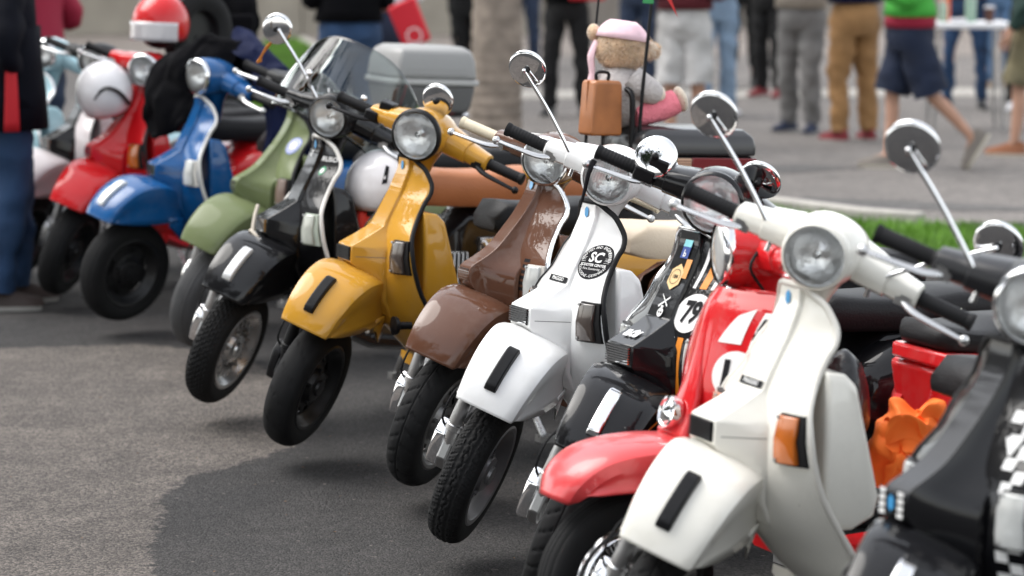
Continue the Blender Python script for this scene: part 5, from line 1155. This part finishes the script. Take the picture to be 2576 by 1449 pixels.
put(2590, 24.5, 180, 'person in black trousers and white trainers far right', dict(trousers=BLACKT, top=BKCLOTH, shoes=WHITEC), stand_pose(.14))
# white folding table with bottles
t0 = at(2432, 62, 22.6)
tb2 = empty('folding_table', Matrix.Translation((t0.x, t0.y, 0)), 'white folding table with bottles and cups on it', 'table'); zt = t0.z
obj('table_top', MB().box((.02, 0, zt), (.62, .5, .045)), mat('white_plastic', (.75, .75, .76), .4), tb2, bev=.01)
for sx in (-1, 1): 
    for sy in (-1, 1): obj('leg', MB().tube([(sx*.24, sy*.18, zt-.02), (sx*.27, sy*.2, .01)], .014, 8), STEEL, tb2)
def bottle(dx, dy, h, r, m, label, cap=None):
    e = empty('bottle', Matrix.Translation((t0.x+dx, t0.y+dy, zt+.023)), label, 'bottle'); obj('glass', MB().lathe([(0, 0), (r, .002), (r, h*.62), (r*.8, h*.72), (r*.38, h*.82), (r*.36, h*.98), (0, h)], (0, 0, 0), 'z', 16), m, e)
    obj('cap', MB().lathe([(r*.42, h*.95), (r*.42, h*1.03), (0, h*1.03)], (0, 0, 0), 'z', 12), cap or PLASTIC, e)
GB = mat('green_bottle', (.40, .62, .48), .15, trans=.5, coat=1)
bottle(.02, -.05, .30, .045, GB, 'tall pale green bottle in the middle of the white table'); bottle(-.19, -.02, .20, .035, GB, 'small green bottle at the left end of the white table'); bottle(-.16, .08, .30, .04, mat('orange_plastic', (.75, .12, .02), .4), 'orange bottle at the left end of the white table')
cp = empty('cup', Matrix.Translation((t0.x+.17, t0.y-.05, zt+.023)), 'dark cup with a paler lid at the right of the table', 'cup'); obj('cup_body', MB().lathe([(0, 0), (.032, 0), (.042, .11), (0, .11)], (0, 0, 0), 'z', 16), mat('brown_cup', (.08, .03, .02), .5), cp); obj('lid', MB().lathe([(.044, .108), (.044, .12), (.03, .126), (0, .126)], (0, 0, 0), 'z', 16), WHITEC, cp)
obj('paper', MB().box((0, 0, 0), (.12, .10, .03)), WHITEC, None, Matrix.Translation((t0.x-.08, t0.y-.10, zt+.038)), bev=.01); tag(bpy.data.objects['paper'], 'small white paper packet lying on the white table', 'packet')

# small litter on the asphalt
lt = MB(); rnd = random.Random(12)
for k in range(150):
    x_, y_ = rnd.uniform(-1.6, 1.0), rnd.uniform(6.6, 12.5); a = rnd.uniform(0, 2*pi); s_ = rnd.uniform(.002, .0065); z_ = .007
    lt.add([(x_+s_*cos(a), y_+s_*sin(a), z_), (x_-s_*.5*sin(a), y_+s_*.5*cos(a), z_+s_*.35), (x_-s_*cos(a), y_-s_*sin(a), z_), (x_+s_*.5*sin(a), y_-s_*.5*cos(a), z_+s_*.2)], [(0, 1, 2, 3)])
obj('leaf_litter', lt, mat('dry_leaf', (.16, .085, .035), .8, var=.5, vscale=40), kind='stuff', ang=0)
# ------------------------------------------------------------------ trees behind the photographer (they show in the paint)
def tree(x, y, h, cr, seed, label, group):
    rnd = random.Random(seed); R = empty('tree', Matrix.Translation((x, y, 0)), label, 'tree', group)
    b = MB(); top = h*.45
    b.tube([(0, 0, -.05), (.05, .03, top*.5), (rnd.uniform(-.2, .2), rnd.uniform(-.2, .2), top), (0, .1, h*.75)], [.28, .2, .16, .05], 10, smooth=4)
    tips = []
    for k in range(9):
        a = 2*pi*k/9+rnd.uniform(-.3, .3); L = cr*rnd.uniform(.6, .95); z0 = top*rnd.uniform(.75, 1.15); z1 = h*rnd.uniform(.5, .92)
        p = [(0, 0, z0), (cos(a)*L*.4, sin(a)*L*.4, z0+(z1-z0)*.6), (cos(a)*L, sin(a)*L, z1)]; b.tube(p, [.09, .06, .02], 6, smooth=3); tips.append(Vector(p[2])); tips.append(Vector(p[1])+Vector((0, 0, .5)))
    obj('trunk', b, BARK, R)
    lb = MB(); tips.append(Vector((0, 0, h*.9)))
    for t in tips:
        for q in range(150):
            d = Vector((rnd.gauss(0, 1), rnd.gauss(0, 1), rnd.gauss(0, .7))); d = d*(cr*.20); c = t+d; s = rnd.uniform(.14, .32)
            u = Vector((rnd.uniform(-1, 1), rnd.uniform(-1, 1), rnd.uniform(-1, 1))).normalized(); v_ = u.orthogonal().normalized()
            lb.add([c-u*s, c+v_*s*.5, c+u*s, c-v_*s*.5], [(0, 1, 2, 3)])
    obj('crown', lb, LEAF, R, ang=0, kind='stuff')
    return R
for k, (x, y, h_, c_) in enumerate([(-9, 1.5, 8.5, 3.6), (-11, 8, 9.5, 4), (-6.5, -6, 9, 3.8), (-14.5, -1, 10, 4.2), (-13.5, 24, 15, 5), (-8.8, 31.5, 15, 4.5), (-19, 31, 17, 6), (-17, 15, 11, 4.6), (-9.5, 44, 15, 5), (-1, 50, 14, 5)]):
    tree(x, y, h_, c_, 40+k, ('leafy broad tree left of the pale blue scooter, outside the picture', 'tall leafy tree left of the far end of the row', 'leafy tree behind the camera on the left', 'broad tree farthest to the left of the lot', 'tall tree in front of the left end of the concrete wall', 'tall tree standing just off the left edge in front of the wall', 'tallest tree beyond the left edge of the lot', 'large tree left of the concrete wall', 'leafy tree rising behind the concrete wall', 'leafy tree rising behind the palm')[k], 'trees around the lot')
